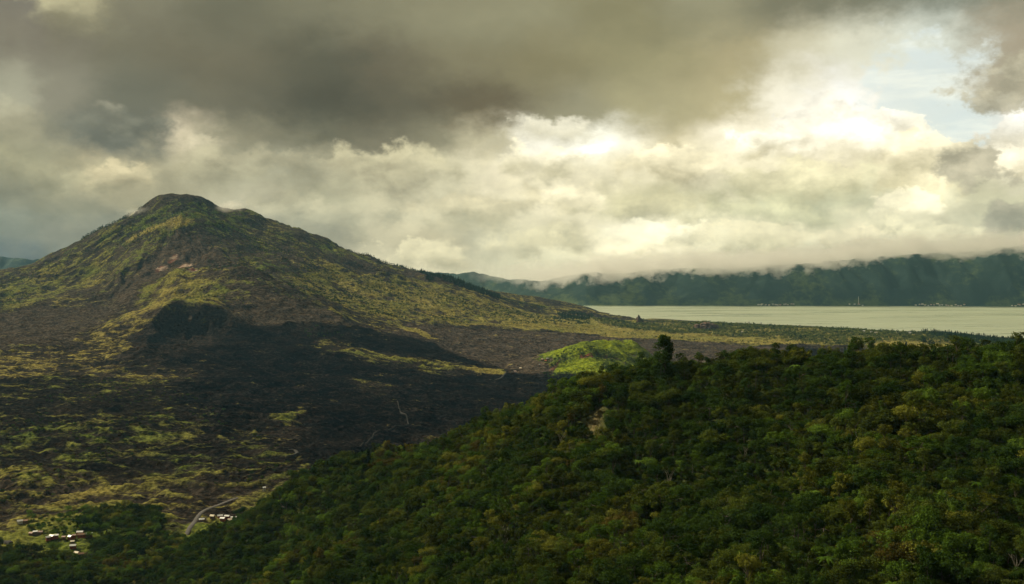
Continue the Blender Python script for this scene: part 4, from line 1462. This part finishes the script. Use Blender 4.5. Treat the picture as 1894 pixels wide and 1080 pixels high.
def lone_tree():
    g = np.random.default_rng(501)
    C, rads = [], []
    for i in range(60):
        t = g.uniform(0, 1)
        wv = 1.05 * math.sin(math.pi * (0.30 + 0.62 * t)) ** 0.6 * (1.0 - 0.2 * t)
        a = g.uniform(0, 6.28)
        r = g.uniform(0.2, 1) * 6.4 * wv
        C.append((r * math.cos(a), r * math.sin(a), 1.0 + 20.5 * t))
        rads.append(g.uniform(1.6, 2.5))
    crown = leaves(g, np.array(C), rads, 120, 0.42, 0.85, 0.2)
    parts = [limb(g, (0, 0, -1.5), (0.3, 0, 19), 0.6, 0.15, 4, 0.04, 7)[0]]
    for i in range(10):
        parts.append(limb(g, (0.1, 0, g.uniform(3, 14)), C[i], 0.22, 0.06, 2, 0.12, 5)[0])
    return join(parts), crown


def umbrella_tree():
    g = np.random.default_rng(502)
    C, rads, parts = [], [], []
    for i in range(34):
        a, r = g.uniform(0, 6.28), 6.8 * math.sqrt(g.uniform(0, 1))
        C.append((r * math.cos(a), r * math.sin(a), 7.6 - 0.016 * r * r + g.normal(0, 0.15)))
        rads.append(g.uniform(0.9, 1.4))
    crown = leaves(g, np.array(C), rads, 70, 0.28, 0.3, 0.5)
    parts.append(limb(g, (0, 0, -1), (0, 0, 2.4), 0.3, 0.24, 2, 0.03, 6)[0])
    for i in range(7):
        a = i * 0.9 + g.normal(0, 0.1)
        m = (1.6 * math.cos(a), 1.6 * math.sin(a), 4.8)
        parts.append(limb(g, (0, 0, 2.3), m, 0.17, 0.12, 2, 0.06, 5)[0])
        for j in (-0.4, 0.35):
            parts.append(limb(g, m, (4.4 * math.cos(a + j), 4.4 * math.sin(a + j), 7.1), 0.11, 0.04, 2, 0.06, 4)[0])
    return join(parts), crown


def bare_tree(seed, h=9.0, tufts=10):
    """A half-bare tree: pale forked stems with a few tufts of leaves at their ends."""
    g = np.random.default_rng(seed)
    parts, ends = [], []
    parts.append(limb(g, (0, 0, -1), (0.1, 0, h * 0.35), 0.24, 0.19, 2, 0.05, 6)[0])
    for i in range(5):
        a = i * 1.26 + g.normal(0, 0.3)
        m = (1.1 * math.cos(a), 1.1 * math.sin(a), h * g.uniform(0.5, 0.66))
        parts.append(limb(g, (0.1, 0, h * g.uniform(0.25, 0.35)), m, 0.16, 0.11, 2, 0.1, 5)[0])
        for j in range(3):
            b = a + g.normal(0, 0.6)
            r = g.uniform(1.4, 3.0)
            e = (r * math.cos(b), r * math.sin(b), h * g.uniform(0.78, 1.0))
            parts.append(limb(g, m, e, 0.09, 0.04, 3, 0.14, 4)[0])
            ends.append(e)
    ends = np.array(ends)[g.choice(len(ends), min(tufts, len(ends)), replace=False)]
    return join(parts), leaves(g, ends, np.full(len(ends), 0.75), 34, 0.24, 0.8, 0.2)


landmark(('lone', 0, 0), *lone_tree(), 'deep green', 1228, 710, 92, 'lone tall dark tree standing above the ridge line of the forest', name='lone_tree', cat='tree', wide=1.0)
landmark(('umbrella', 0, 0), *umbrella_tree(), 'yellow-green', 1802, 962, 52, 'flat-topped umbrella tree with forked pale stems low in the right of the forest', BARK_PALE, name='umbrella_tree')
for i, (px, py, hp, lab) in enumerate([
        (933, 1022, 52, 'pale forked half-bare tree at the bottom centre of the forest'),
        (1345, 958, 42, 'half-bare forked tree in the middle of the slope below the bright patch'),
        (1376, 860, 40, 'pale thin-branched tree on the mid slope, upper centre of the forest'),
        (1582, 832, 42, 'forked half-bare tree left of the vivid green gap on the slope'),
        (1754, 948, 46, 'pale slanting bare tree just left of the umbrella tree'),
        (1762, 985, 46, 'leaning bare-stemmed tree below the umbrella tree'),
        (1290, 808, 34, 'bare twiggy tree at the upper left of the forest slope'),
        (1704, 800, 48, 'tall pale-stemmed tree high on the right of the forest slope'),
        (1238, 905, 46, 'thin pale trunk standing clear right of centre on the slope'),
        (1038, 830, 34, 'small white-stemmed tree left below the landslip scar'),
        (1880, 1065, 50, 'twiggy pale tree in the bottom right corner of the forest')]):
    landmark(('bare', i % 4, 0), *(bare_tree(510 + i % 4, 9.0, 9 + i % 4) if ('bare', i % 4, 0) not in protos else (None, None)), ('olive green', 'yellow-green', 'deep green', 'yellow-green')[i % 4],
             px, py, hp, lab, BARK_PALE, turn=i * 1.1, name='half_bare_tree')
for i, (px, py, hp, lab) in enumerate([
        (681, 862, 34, 'dark pointed conifer at the left end of the ridge'),
        (747, 852, 30, 'dark pointed conifer second from the left on the ridge'),
        (1563, 660, 20, 'small dark conifer on the ridge left of the thin pole'),
        (1676, 655, 22, 'dark conifer on the ridge right of the thin pole'),
        (1345, 685, 16, 'tiny pointed conifer on the ridge right of the lone tall tree'),
        (1775, 650, 26, 'dark conifer on the right of the ridge beside the red-roofed house beyond')]):
    landmark(('fir', 0, 'dark fir green'), None, None, None, px, py, hp, lab, name='conifer', turn=i * 0.7)
for i, (px, py, hp, lab) in enumerate([
        (1707, 656, 36, 'tallest dark ridge tree with a tufted top near the right end'),
        (1590, 662, 24, 'bushy dark tree just left of the thin pole on the ridge'),
        (1722, 655, 26, 'bushy dark tree right beside the tallest ridge tree'),
        (1635, 660, 20, 'rusty low tree on the ridge right of the thin pole')]):
    landmark(('tall', 0, 'deep green') if i != 3 else ('round', 0, 'rusty brown'), None, None, None, px, py, hp, lab, name='ridge_tree', turn=i)
for i, (px, py, hp, lab) in enumerate([
        (1516, 868, 20, 'star-shaped palm fern left of the vivid green gap'),
        (1698, 872, 22, 'bright star-shaped palm fern at mid right of the slope'),
        (1718, 870, 22, 'bright palm fern next right of another at mid right of the slope'),
        (1873, 740, 18, 'pale green palm fern near the right edge below the ridge'),
        (1400, 800, 16, 'small palm fern on the upper middle slope'),
        (1840, 735, 16, 'small drooping palm fern near the right edge below the ridge')]):
    landmark(('fern', 0, 'bright green'), None, None, None, px, py, hp, lab, name='palm_fern', turn=i * 0.9)
# the vivid green creeper-covered gap in the canopy
vx = np.array([spot(px, py) for px, py in ((1560, 905), (1566, 890), (1562, 920), (1570, 880), (1556, 912), (1552, 925), (1567, 900))])
scatter('creeper_growth', vx + np.array([0, 0, 2.5]), np.linspace(1.3, 1.7, len(vx)), np.full(len(vx), protos[('bush', 2, 'bright green')][2]),
        'vivid green creepers over a gap in the forest canopy', 'creepers', 71)

# ------------------------------------------------------------------ houses
ROOF = {
    'white metal': simple_mat('white_metal_roof', (0.36, 0.37, 0.37), (0.62, 0.62, 0.60), 0.8, 0.45, spec=0.5),
    'cream metal': simple_mat('cream_metal_roof', (0.50, 0.44, 0.32), (0.68, 0.60, 0.44), 0.8, 0.6),
    'brown': simple_mat('brown_roof', (0.10, 0.055, 0.03), (0.20, 0.11, 0.06), 0.8, 0.8),
    'pinkish': simple_mat('pinkish_tile_roof', (0.30, 0.20, 0.17), (0.48, 0.36, 0.31), 0.8, 0.8),
    'red tile': simple_mat('red_tile_roof', (0.30, 0.08, 0.045), (0.44, 0.14, 0.08), 0.8, 0.8),
}
WALLS = {'red-brown': simple_mat('red_brown_wall', (0.18, 0.05, 0.03), (0.30, 0.09, 0.05), 0.7),
         'white': simple_mat('white_wall', (0.48, 0.46, 0.42), (0.68, 0.66, 0.60), 0.7),
         'brown': simple_mat('brown_wall', (0.12, 0.075, 0.05), (0.22, 0.14, 0.09), 0.7)}
DOOR = simple_mat('dark_wood', (0.02, 0.015, 0.01), (0.05, 0.035, 0.02), 1.5)


def house_meshes(L, W, H, rise, roof_mat, wall_mat, lean=False):
    """wall (box closed by its gables), roof (two thick slopes with eaves), door, window."""
    l, w2 = L / 2, W / 2
    e, th = 0.55, 0.18
    if not lean:
        V = [(-l, -w2, -2.5), (l, -w2, -2.5), (l, w2, -2.5), (-l, w2, -2.5), (-l, -w2, H), (l, -w2, H), (l, w2, H), (-l, w2, H), (-l, 0, H + rise - 0.1), (l, 0, H + rise - 0.1)]
        F4 = [(0, 1, 5, 4), (1, 2, 6, 5), (2, 3, 7, 6), (3, 0, 4, 7)]
        wall = (V, F4 + [(4, 7, 8, 8), (5, 9, 6, 6)])
        k = rise / w2
        R0 = []
        for s in (-1, 1):
            yo = s * (w2 + e)
            zo = H - e * k
            R0.append(([(-l - e, yo, zo), (l + e, yo, zo), (l + e, 0, H + rise), (-l - e, 0, H + rise), (-l - e, yo, zo + th), (l + e, yo, zo + th), (l + e, 0, H + rise + th), (-l - e, 0, H + rise + th)]))
        roof = []
        for v in R0:
            roof.append((np.array(v, float), np.array([(0, 1, 2, 3), (4, 5, 6, 7), (0, 1, 5, 4), (1, 2, 6, 5), (2, 3, 7, 6), (3, 0, 4, 7)])))
        roof = join(roof)
    else:
        V = [(-l, -w2, -2.5), (l, -w2, -2.5), (l, w2, -2.5), (-l, w2, -2.5), (-l, -w2, H), (l, -w2, H), (l, w2, H + rise * 0.6), (-l, w2, H + rise * 0.6)]
        wall = (V, [(0, 1, 5, 4), (1, 2, 6, 5), (2, 3, 7, 6), (3, 0, 4, 7)])
        k = rise * 0.6 / W
        a, b = H - e * k + 0.05, H + rise * 0.6 + e * k + 0.05
        v = [(-l - e, -w2 - e, a), (l + e, -w2 - e, a), (l + e, w2 + e, b), (-l - e, w2 + e, b)]
        v = v + [(p[0], p[1], p[2] + th) for p in v]
        roof = (np.array(v, float), np.array([(0, 1, 2, 3), (4, 5, 6, 7), (0, 1, 5, 4), (1, 2, 6, 5), (2, 3, 7, 6), (3, 0, 4, 7)]))
    def pan(x0, x1, z0, z1):
        yv = -w2 - 0.06
        return ([(x0, yv, z0), (x1, yv, z0), (x1, yv, z1), (x0, yv, z1), (x0, yv + 0.1, z0), (x1, yv + 0.1, z0), (x1, yv + 0.1, z1), (x0, yv + 0.1, z1)],
                [(0, 1, 2, 3), (0, 4, 5, 1), (1, 5, 6, 2), (2, 6, 7, 3), (3, 7, 4, 0)])
    wm = bpy.data.meshes.new('wall')
    wm.from_pydata(wall[0], [], [tuple(dict.fromkeys(f)) for f in wall[1]])
    wm.materials.append(WALLS[wall_mat])
    rm = bpy.data.meshes.new('roof')
    rm.from_pydata(roof[0].tolist(), [], [tuple(int(i) for i in f) for f in roof[1]])
    rm.materials.append(ROOF[roof_mat])
    out = [('wall', wm), ('roof', rm)]
    for nm, a in (('door', pan(-0.5, 0.5, 0.0, 2.0)), ('window', pan(l * 0.45, l * 0.45 + 1.1, 0.9, 1.9))):
        m_ = bpy.data.meshes.new(nm)
        m_.from_pydata(a[0], [], a[1])
        m_.materials.append(DOOR)
        out.append((nm, m_))
    return out


_hm = {}


def house(px, py, L, W, H, rise, roof_mat, wall_mat, turn, label, group, lean=False, p=None, near=250.0, parts=4, lift=0.0, size=0.74):
    key = (L, W, H, rise, roof_mat, wall_mat, lean)
    if key not in _hm:
        _hm[key] = house_meshes(*key)
    p = spot(px, py, near) if p is None else p
    e = bpy.data.objects.new('house', None)
    e.location = (p[0], p[1], p[2] + lift)
    e.rotation_euler = (0, 0, R(turn))
    e.scale = (size,) * 3
    COL.objects.link(e)
    for nm, me in _hm[key][:parts]:
        o = bpy.data.objects.new(nm, me)
        o.parent = e
        COL.objects.link(o)
    return tag(e, label, 'house', group)


VL = 'houses of the left village'
for px, py, L, W, H, rs, rf, wl, tn, lean, lab in [
        (37, 968, 8, 5, 2.6, 1.6, 'white metal', 'white', 25, False, 'white-roofed house standing alone uphill of the left village'),
        (47, 967, 7, 5, 2.4, 1.2, 'brown', 'brown', 10, True, 'brown shed beside the lone white-roofed house uphill of the left village'),
        (58, 991, 6, 5, 2.4, 1.2, 'pinkish', 'brown', -15, False, 'westernmost small pinkish-roofed hut of the left village'),
        (65, 990, 6, 4, 2.4, 1.2, 'white metal', 'brown', 20, True, 'small white lean-to between two pinkish-roofed huts'),
        (73, 988, 9, 5, 2.4, 1.3, 'pinkish', 'brown', 12, False, 'long pinkish-roofed house, second from left in the left village row'),
        (89, 1001, 6, 5, 3.0, 1.6, 'white metal', 'red-brown', 35, False, 'white-roofed house with red walls, leftmost of three close together'),
        (96, 998, 7, 5, 3.0, 1.6, 'white metal', 'red-brown', -20, False, 'white-roofed house with red walls, middle of three close together'),
        (103, 996, 7, 4, 2.8, 1.4, 'white metal', 'red-brown', 25, True, 'white-roofed house with red walls, rightmost of three close together'),
        (118, 999, 5, 4, 2.2, 1.0, 'pinkish', 'brown', 0, False, 'tiny pinkish hut alone in the middle of the left village'),
        (130, 998, 6, 5, 2.6, 1.5, 'white metal', 'red-brown', -30, False, 'small white-roofed house left of the long brown building'),
        (137, 997, 5, 4, 2.6, 1.3, 'pinkish', 'red-brown', 20, False, 'small pinkish-roofed house touching the long brown building'),
        (148, 989, 9, 5, 3.0, 1.4, 'white metal', 'red-brown', 5, False, 'broad white-roofed house at the back of the left village'),
        (151, 997, 11, 6, 2.8, 1.6, 'brown', 'red-brown', 12, False, 'long brown-roofed building in the front of the left village'),
        (163, 994, 12, 5, 2.6, 1.4, 'white metal', 'brown', 18, True, 'long white-roofed shed at the right end of the left village'),
        (134, 1006, 5, 4, 2.4, 1.1, 'cream metal', 'brown', 15, False, 'tiny cream-roofed hut below the left village'),
        (135, 1014, 8, 5, 2.8, 1.6, 'white metal', 'red-brown', 10, False, 'white-roofed house among trees below the left village'),
        (142, 1027, 7, 5, 2.6, 1.6, 'cream metal', 'brown', -18, False, 'cream-roofed house lowest below the left village'),
        (150, 1029, 7, 5, 2.4, 1.4, 'brown', 'brown', 25, False, 'brown-roofed house lowest below the left village')]:
    house(px, py, L, W, H, rs, rf, wl, tn, lab, VL, lean, lift=1.2)
VR = 'houses of the hamlet by the road bend'
for px, py, L, W, H, rs, rf, wl, tn, lean, lab in [
        (373, 965, 8, 6, 3.2, 1.6, 'white metal', 'red-brown', 15, False, 'white-roofed house with red walls closest to the road'),
        (393, 960, 7, 5, 2.8, 1.8, 'cream metal', 'brown', -15, False, 'cream-roofed house second from the road in the hamlet'),
        (407, 958, 8, 5, 3.0, 1.5, 'white metal', 'red-brown', 22, False, 'white-roofed house at the back of the hamlet'),
        (412, 963, 8, 5, 3.0, 1.5, 'white metal', 'red-brown', -18, False, 'white-roofed red-walled house in the front middle of the hamlet'),
        (420, 959, 8, 5, 3.0, 1.5, 'white metal', 'red-brown', -10, False, 'white-roofed red house right of the back one in the hamlet'),
        (426, 965, 8, 6, 3.0, 1.8, 'cream metal', 'red-brown', 20, False, 'cream-roofed red-walled house at the front right of the hamlet'),
        (432, 961, 9, 3, 2.4, 0.8, 'white metal', 'brown', 8, True, 'long thin white shed at the right end of the hamlet')]:
    house(px, py, L, W, H, rs, rf, wl, tn, lab, VR, lean, lift=1.0)
house(489, 905, 5, 4, 2.4, 1.0, 'white metal', 'white', 10, 'tiny white hut alone in the lava above the forest edge', None, lift=1.0)
house(1247, 679, 5, 4, 2.6, 1.2, 'white metal', 'white', 10, 'white-roofed hut on the ridge beside the lone tall tree', None, lift=4.0)
house(1775, 632, 16, 11, 5, 5, 'red tile', 'white', 25, 'red-roofed house by the lake behind the right of the ridge', None, near=3000, parts=2, lift=6)
NL = 'small houses in the lakeside wood'
ho = []
for i, (px, py, L, rf) in enumerate([(1598, 616, 14, 'white metal'), (1612, 618, 12, 'white metal'), (1620, 619, 22, 'cream metal'), (1683, 619, 14, 'white metal'),
                                     (1660, 618, 10, 'cream metal'), (1385, 599, 14, 'white metal'), (1408, 600, 12, 'white metal'), (1373, 617, 12, 'cream metal'), (1480, 605, 12, 'white metal')]):
    ho.append(('small pale house among the trees of the near lakeshore', px, house(px, py, L, 8, 5, 3, rf, 'white', 20 * (i % 3) - 20, 'small pale house among the trees of the near lakeshore', NL, near=3000, parts=2, lift=7)))
GV = 'small houses at the foot of the green hill'
for i, (px, py, rf) in enumerate([(1003, 667, 'pinkish'), (1009, 669, 'red tile'), (1012, 665, 'white metal'), (997, 677, 'white metal'), (963, 683, 'cream metal'),
                                  (953, 689, 'pinkish')]):
    ho.append(('small house on the bare ground by the green cultivated hill', px, house(px, py, 9, 6, 3.2, 2.2, rf, 'brown', 25 * (i % 4) - 30, 'small house on the bare ground by the green cultivated hill', GV, near=1500, parts=2, lift=1)))


def shore_point(px, s):
    xx, yy, zz = wall_height(np.array([(px - PX0) / FOC]), np.array([float(s)]))
    return np.array([xx[0], yy[0], zz[0]])


g = np.random.default_rng(77)
FV = {'village at the far shore, left one': (1400, 1470, 15), 'village at the far shore, right one': (1692, 1785, 17), 'hamlet by the mast at the far shore': (1570, 1600, 4),
      'hamlet at the far shore, right edge': (1872, 1894, 5)}
for grp, (a, b, n) in FV.items():
    for i in range(n):
        px = a + (b - a) * (i + 0.5) / n + g.normal(0, 1.2)
        p = shore_point(px, 26 + g.uniform(0, 12))
        ho.append(('tiny pale house in the ' + grp, px, house(0, 0, float(g.choice([14, 18, 24])), 10, 5, 4, str(g.choice(['white metal', 'pinkish', 'red tile', 'cream metal'])), 'white', float(g.uniform(-40, 40)),
              'tiny pale house in the ' + grp, 'houses of the ' + grp, p=p, parts=2, lift=0.6)))
number_alike(ho)
# the mast on the far shore
METAL = simple_mat('pale_metal', (0.55, 0.55, 0.53), (0.7, 0.7, 0.68), 0.5, 0.5)
mp = shore_point(1588, 40)
mast = bpy.data.objects.new('radio_mast', None)
mast.location = mp
COL.objects.link(mast)
legs = [(2.5 * math.cos(a), 2.5 * math.sin(a)) for a in (0.5, 2.6, 4.7)]
for lx_, ly_ in legs:
    mesh_obj('leg', *tube((lx_, ly_, -2), (lx_ * 0.15, ly_ * 0.15, 58), 0.9, 0.5), METAL, mast)
mesh_obj('lattice', *join([tube((legs[i][0] * k_, legs[i][1] * k_, 58 * (1 - k_) / 0.85), (legs[(i + 1) % 3][0] * (k_ - 0.08), legs[(i + 1) % 3][1] * (k_ - 0.08), 58 * (1.08 - k_) / 0.85), 0.25, 0.25, 4)
                           for i in range(3) for k_ in np.linspace(1, 0.25, 8)]), METAL, mast)
tag(mast, 'thin pale lattice mast on the far lakeshore', 'mast')
# thin pole on the ridge
pp = spot(1600, 668)
pole = bpy.data.objects.new('utility_pole', None)
pole.location = pp
COL.objects.link(pole)
mesh_obj('pole', *join([tube((0, 0, -1), (0, 0, 17.5), 0.16, 0.10), tube((0, 0, 17.5), (0, 0, 19), 0.05, 0.03)]), BARK, pole)
mesh_obj('crossarm', *tube((-0.9, 0, 16.4), (0.9, 0, 16.4), 0.07, 0.07), BARK, pole)
tag(pole, 'thin dark pole standing above the ridge trees', 'pole')


# crags by the lake
def crag(px, py, w_, h_, seed, label):
    g = np.random.default_rng(seed)
    p = spot(px, py, 3500)
    parts = []
    for i in range(9):
        a = g.uniform(0, 6.28)
        r = w_ * 0.5 * math.sqrt(g.uniform(0, 1))
        hh = h_ * (1.1 - 1.5 * r / w_) * g.uniform(0.7, 1.1)
        cx_, cy_ = r * math.cos(a), r * math.sin(a)
        n = 6
        th = np.sort(g.uniform(0, 6.28, n))
        b = g.uniform(0.18, 0.3) * w_
        low = np.stack([cx_ + b * np.cos(th), cy_ + b * np.sin(th), np.full(n, -8.0)], 1)
        mid = np.stack([cx_ + b * 0.75 * np.cos(th + 0.2), cy_ + b * 0.75 * np.sin(th + 0.2), hh * g.uniform(0.45, 0.75, n)], 1)
        topv = np.stack([cx_ + b * 0.2 * np.cos(th), cy_ + b * 0.2 * np.sin(th), hh * g.uniform(0.9, 1.0, n)], 1)
        V = np.concatenate([low, mid, topv])
        kk = np.arange(n)
        F = np.concatenate([np.stack([kk, (kk + 1) % n, n + (kk + 1) % n, n + kk], 1), np.stack([n + kk, n + (kk + 1) % n, 2 * n + (kk + 1) % n, 2 * n + kk], 1),
                            np.array([(12, 13, 14, 15), (12, 15, 16, 17)])])
        parts.append((V, F))
    o = mesh_obj('rock_crag', *join(parts), CRAG, smooth=False, loc=p)
    return tag(o, label, 'rock')


CRAG = simple_mat('crag_rock', (0.055, 0.035, 0.025), (0.17, 0.11, 0.075), 0.06, bump=2.0)
crag(1181, 594, 46, 34, 601, 'jagged dark crag standing against the lake above the wood')
crag(1305, 604, 95, 40, 602, 'broad bushy brown crag at the edge of the lakeside wood')


# ------------------------------------------------------------------ road and tracks, draped on the land
def ribbon(name, pts, width, mat, label, cat, lift=1.2):
    P = ground_at([p[0] for p in pts], [p[1] for p in pts])[:, :2]
    # smooth and resample
    t = np.concatenate([[0], np.cumsum(np.hypot(*np.diff(P, axis=0).T))])
    n = max(12, int(t[-1] / 5))
    tt = np.linspace(0, t[-1], n)
    Q = np.stack([np.interp(tt, t, P[:, 0]), np.interp(tt, t, P[:, 1])], 1)
    for _ in range(6):
        Q[1:-1] = 0.25 * Q[:-2] + 0.5 * Q[1:-1] + 0.25 * Q[2:]
    d = np.gradient(Q, axis=0)
    d /= np.linalg.norm(d, axis=1)[:, None] + 1e-9
    nv = np.stack([-d[:, 1], d[:, 0]], 1)
    offs = np.array([-0.5, -0.45, 0.45, 0.5]) * width
    zz = np.max([zat(*(Q + nv * o).T) for o in np.linspace(-0.5, 0.5, 5) * width], 0)
    for _ in range(3):
        zz = np.maximum(zz, np.convolve(np.pad(zz, 2, 'edge'), np.ones(5) / 5, 'valid'))
    V = []
    for o, dzv in zip(offs, (-3.0, 0, 0, -3.0)):
        V.append(np.concatenate([Q + nv * o, (zz + lift + dzv)[:, None]], 1))
    V = np.stack(V, 1).reshape(-1, 3)
    i = np.arange(n - 1)[:, None] * 4 + np.arange(3)[None]
    i = i.ravel()
    return tag(mesh_obj(name, V, np.stack([i, i + 1, i + 5, i + 4], 1), mat), label, cat, kind='structure')


ASPH = simple_mat('worn_asphalt', (0.045, 0.041, 0.038), (0.085, 0.078, 0.072), 0.5)
DARK_DUST = simple_mat('dark_track', (0.007, 0.0065, 0.006), (0.018, 0.0165, 0.0145), 0.4)
DUST = simple_mat('pale_track', (0.016, 0.0145, 0.013), (0.040, 0.037, 0.032), 0.4)
rd = np.gradient(ROAD_XY, axis=0)
rd /= np.linalg.norm(rd, axis=1)[:, None]
rn = np.stack([-rd[:, 1], rd[:, 0]], 1)
RV = np.stack([np.concatenate([ROAD_XY + rn * o, (ROAD_Z + zv)[:, None]], 1) for o, zv in ((-3.1, -0.9), (-2.9, 0.0), (0.0, 0.08), (2.9, 0.0), (3.1, -0.9))], 1).reshape(-1, 3)
ri = (np.arange(len(ROAD_XY) - 1)[:, None] * 5 + np.arange(4)[None]).ravel()
tag(mesh_obj('road', RV, np.stack([ri, ri + 1, ri + 6, ri + 5], 1), ASPH), 'grey road bending past the hamlet', 'road', kind='structure')
ribbon('track', [(735, 742), (740, 762), (754, 776), (756, 787), (725, 792), (694, 800), (690, 810), (660, 828)], 2.0, DARK_DUST, 'faint zigzag track across the black lava', 'track')
ribbon('track', [(534, 833), (546, 833), (552, 840), (549, 845), (536, 847)], 4.5, DUST, 'short pale hooked track beside the grassy lava', 'track')
ribbon('track', [(905, 705), (920, 703), (932, 694), (938, 690)], 5.0, DUST, 'pale curved track near the green hill', 'track')
ribbon('track', [(-20, 1002), (5, 1003), (20, 1006)], 5.0, DUST, 'pale track entering at the left edge by the village', 'track')


# ------------------------------------------------------------------ air
def volume_mat(name, color, density, aniso):
    m = bpy.data.materials.new(name)
    m.use_nodes = True
    t = NT(m.node_tree)
    pv = t.n('ShaderNodeVolumePrincipled')
    pv.inputs['Color'].default_value = color + (1,)
    pv.inputs['Anisotropy'].default_value = aniso
    pv.inputs['Density'].default_value = density
    t.t.links.new(pv.outputs[0], t.n('ShaderNodeOutputMaterial').inputs['Volume'])
    return m, t, pv


HAZE_DENSITY = 1.45e-5
hm, _, _ = volume_mat('haze_air', (0.34, 0.70, 1.0), HAZE_DENSITY, 0.2)
hx, hy0, hy1, hz0, hz1 = 12000, -400, 10400, -46.5, 790
haze = mesh_obj('haze', [(-hx, hy0, hz0), (hx, hy0, hz0), (hx, hy1, hz0), (-hx, hy1, hz0), (-hx, hy0, hz1), (hx, hy0, hz1), (hx, hy1, hz1), (-hx, hy1, hz1)],
                [(0, 3, 2, 1), (4, 5, 6, 7), (0, 1, 5, 4), (1, 2, 6, 5), (2, 3, 7, 6), (3, 0, 4, 7)], hm, smooth=False)
tag(haze, 'thin blue haze over the whole valley', 'haze', kind='stuff')


def lumpy(name, centre, radii, seed, mat, label, cat):
    """A closed lumpy hull that holds a body of mist."""
    n, m_ = 28, 16
    V, F = [], []
    for i in range(m_ + 1):
        ph = math.pi * i / m_
        for j in range(n):
            a = 2 * math.pi * j / n
            V.append((math.sin(ph) * math.cos(a), math.sin(ph) * math.sin(a), math.cos(ph)))
    V = np.array(V)
    k = 1 + 0.2 * fbm(V[:, 0] * 40 + 90 * V[:, 2], V[:, 1] * 40, 30, 2, 0.5, seed)
    V = V * k[:, None] * np.array(radii)
    for i in range(m_):
        for j in range(n):
            F.append((i * n + j, (i + 1) * n + j, (i + 1) * n + (j + 1) % n, i * n + (j + 1) % n))
    return tag(mesh_obj(name, V, F, mat, loc=centre), label, cat, kind='stuff')


def mist_mat(name, radii, dens, scale):
    m, t, pv = volume_mat(name, (0.97, 0.96, 0.90), dens, 0.45)
    p = t.n('ShaderNodeTexCoord').outputs['Object']
    q = t.vmath('LENGTH', t.vmath('DIVIDE', p, tuple(radii)))
    nn = t.noise(p, scale, 4, 0.6)
    d = t.math('ADD', t.math('SUBTRACT', 0.85, q), t.math('MULTIPLY', t.math('SUBTRACT', nn, 0.5), 2.2))
    t.put(pv.inputs['Density'], t.math('MULTIPLY', t.step(d, 0.0, 0.7), dens))
    m.cycles.volume_step_rate = 0.5
    return m


for px, py, d, rad, dn, lab in ((424, 382, 4830, (95, 90, 40), 0.006, 'thin mist in the notch right of the summit'),
                                (262, 394, 4700, (120, 90, 36), 0.007, 'thin mist drifting over the left shoulder of the summit'),
                                (318, 368, 4760, (70, 60, 26), 0.007, 'thin mist on the left corner of the summit')):
    lumpy('mist', ray(px, py, d), rad, int(px), mist_mat('summit_mist', rad, dn, 0.02), lab, 'mist')

# the cloud that sits on the crest of the far wall
mu = np.linspace((800 - PX0) / FOC, (2350 - PX0) / FOC, 60)
edge_px = [(800, 505), (860, 512), (900, 519), (950, 529), (1010, 531), (1070, 527), (1110, 518), (1150, 520), (1210, 514), (1300, 508), (1350, 513), (1400, 507), (1500, 500), (1600, 491), (1700, 482),
           (1800, 479), (1894, 470), (2100, 455), (2350, 445)]
mpx = mu * FOC + PX0
d0_ = np.interp(mpx, [p[0] for p in WALL_D], [p[1] for p in WALL_D])
epy = np.interp(mpx, [p[0] for p in edge_px], [p[1] for p in edge_px])
ez = EYE[2] - (epy - HOR) / FOC * (d0_ + 400)
ring = []
for s0, dzv in ((120, -70), (700, -70), (800, 120), (640, 520), (260, 520), (60, 120)):
    yv = d0_ + s0
    ring.append(np.stack([mu * yv, yv, ez + dzv], 1))
V = np.stack(ring, 1).reshape(-1, 3)
nk = len(mu)
F = []
for i in range(nk - 1):
    for j in range(6):
        F.append((i * 6 + j, i * 6 + (j + 1) % 6, (i + 1) * 6 + (j + 1) % 6, (i + 1) * 6 + j))
e0 = (nk - 1) * 6
F += [(0, 3, 2, 1), (0, 5, 4, 3), (e0, e0 + 1, e0 + 2, e0 + 3), (e0, e0 + 3, e0 + 4, e0 + 5)]
cm, ct, cpv = volume_mat('crest_cloud_vapour', (1.0, 0.985, 0.94), 0.01, 0.5)
cp = ct.n('ShaderNodeNewGeometry').outputs['Position']
cx_, cy_, cz_ = ct.sep(cp)
cu = ct.math('DIVIDE', ct.math('SUBTRACT', ct.math('DIVIDE', cx_, cy_), float(mu[0])), float(mu[-1] - mu[0]))
zs = np.array([EYE[2] - (b - HOR) / FOC * (np.interp(a, [p[0] for p in WALL_D], [p[1] for p in WALL_D]) + 400) for a, b in edge_px])
edge = ct.ramp(cu, [(((a - PX0) / FOC - mu[0]) / (mu[-1] - mu[0]), ((z_ / 1000.0),) * 3) for (a, _), z_ in zip(edge_px, zs)], 'LINEAR')
esep = ct.n('ShaderNodeSeparateColor')
ct.put(esep.inputs[0], edge)
over = ct.math('SUBTRACT', cz_, ct.math('MULTIPLY', esep.outputs[0], 1000.0))
cn_ = ct.noise(ct.vmath('MULTIPLY', cp, (1.0, 0.6, 1.3)), 0.0055, 5, 0.66)
over = ct.math('ADD', over, ct.math('MULTIPLY', ct.math('SUBTRACT', cn_, 0.53), 480.0))
fade = ct.math('MULTIPLY', ct.step(over, 0.0, 40.0), ct.step(over, 210.0, 30.0))
ends = ct.math('MULTIPLY', ct.step(cu, 0.02, 0.22), ct.step(cu, 1.0, 0.93))
ct.put(cpv.inputs['Density'], ct.math('MULTIPLY', ct.math('MULTIPLY', fade, ends), 0.008))
cm.cycles.volume_step_rate = 0.06
tag(mesh_obj('crest_cloud', V, F, cm, smooth=False), 'low cloud lying along the crest of the far crater wall', 'cloud', kind='stuff')
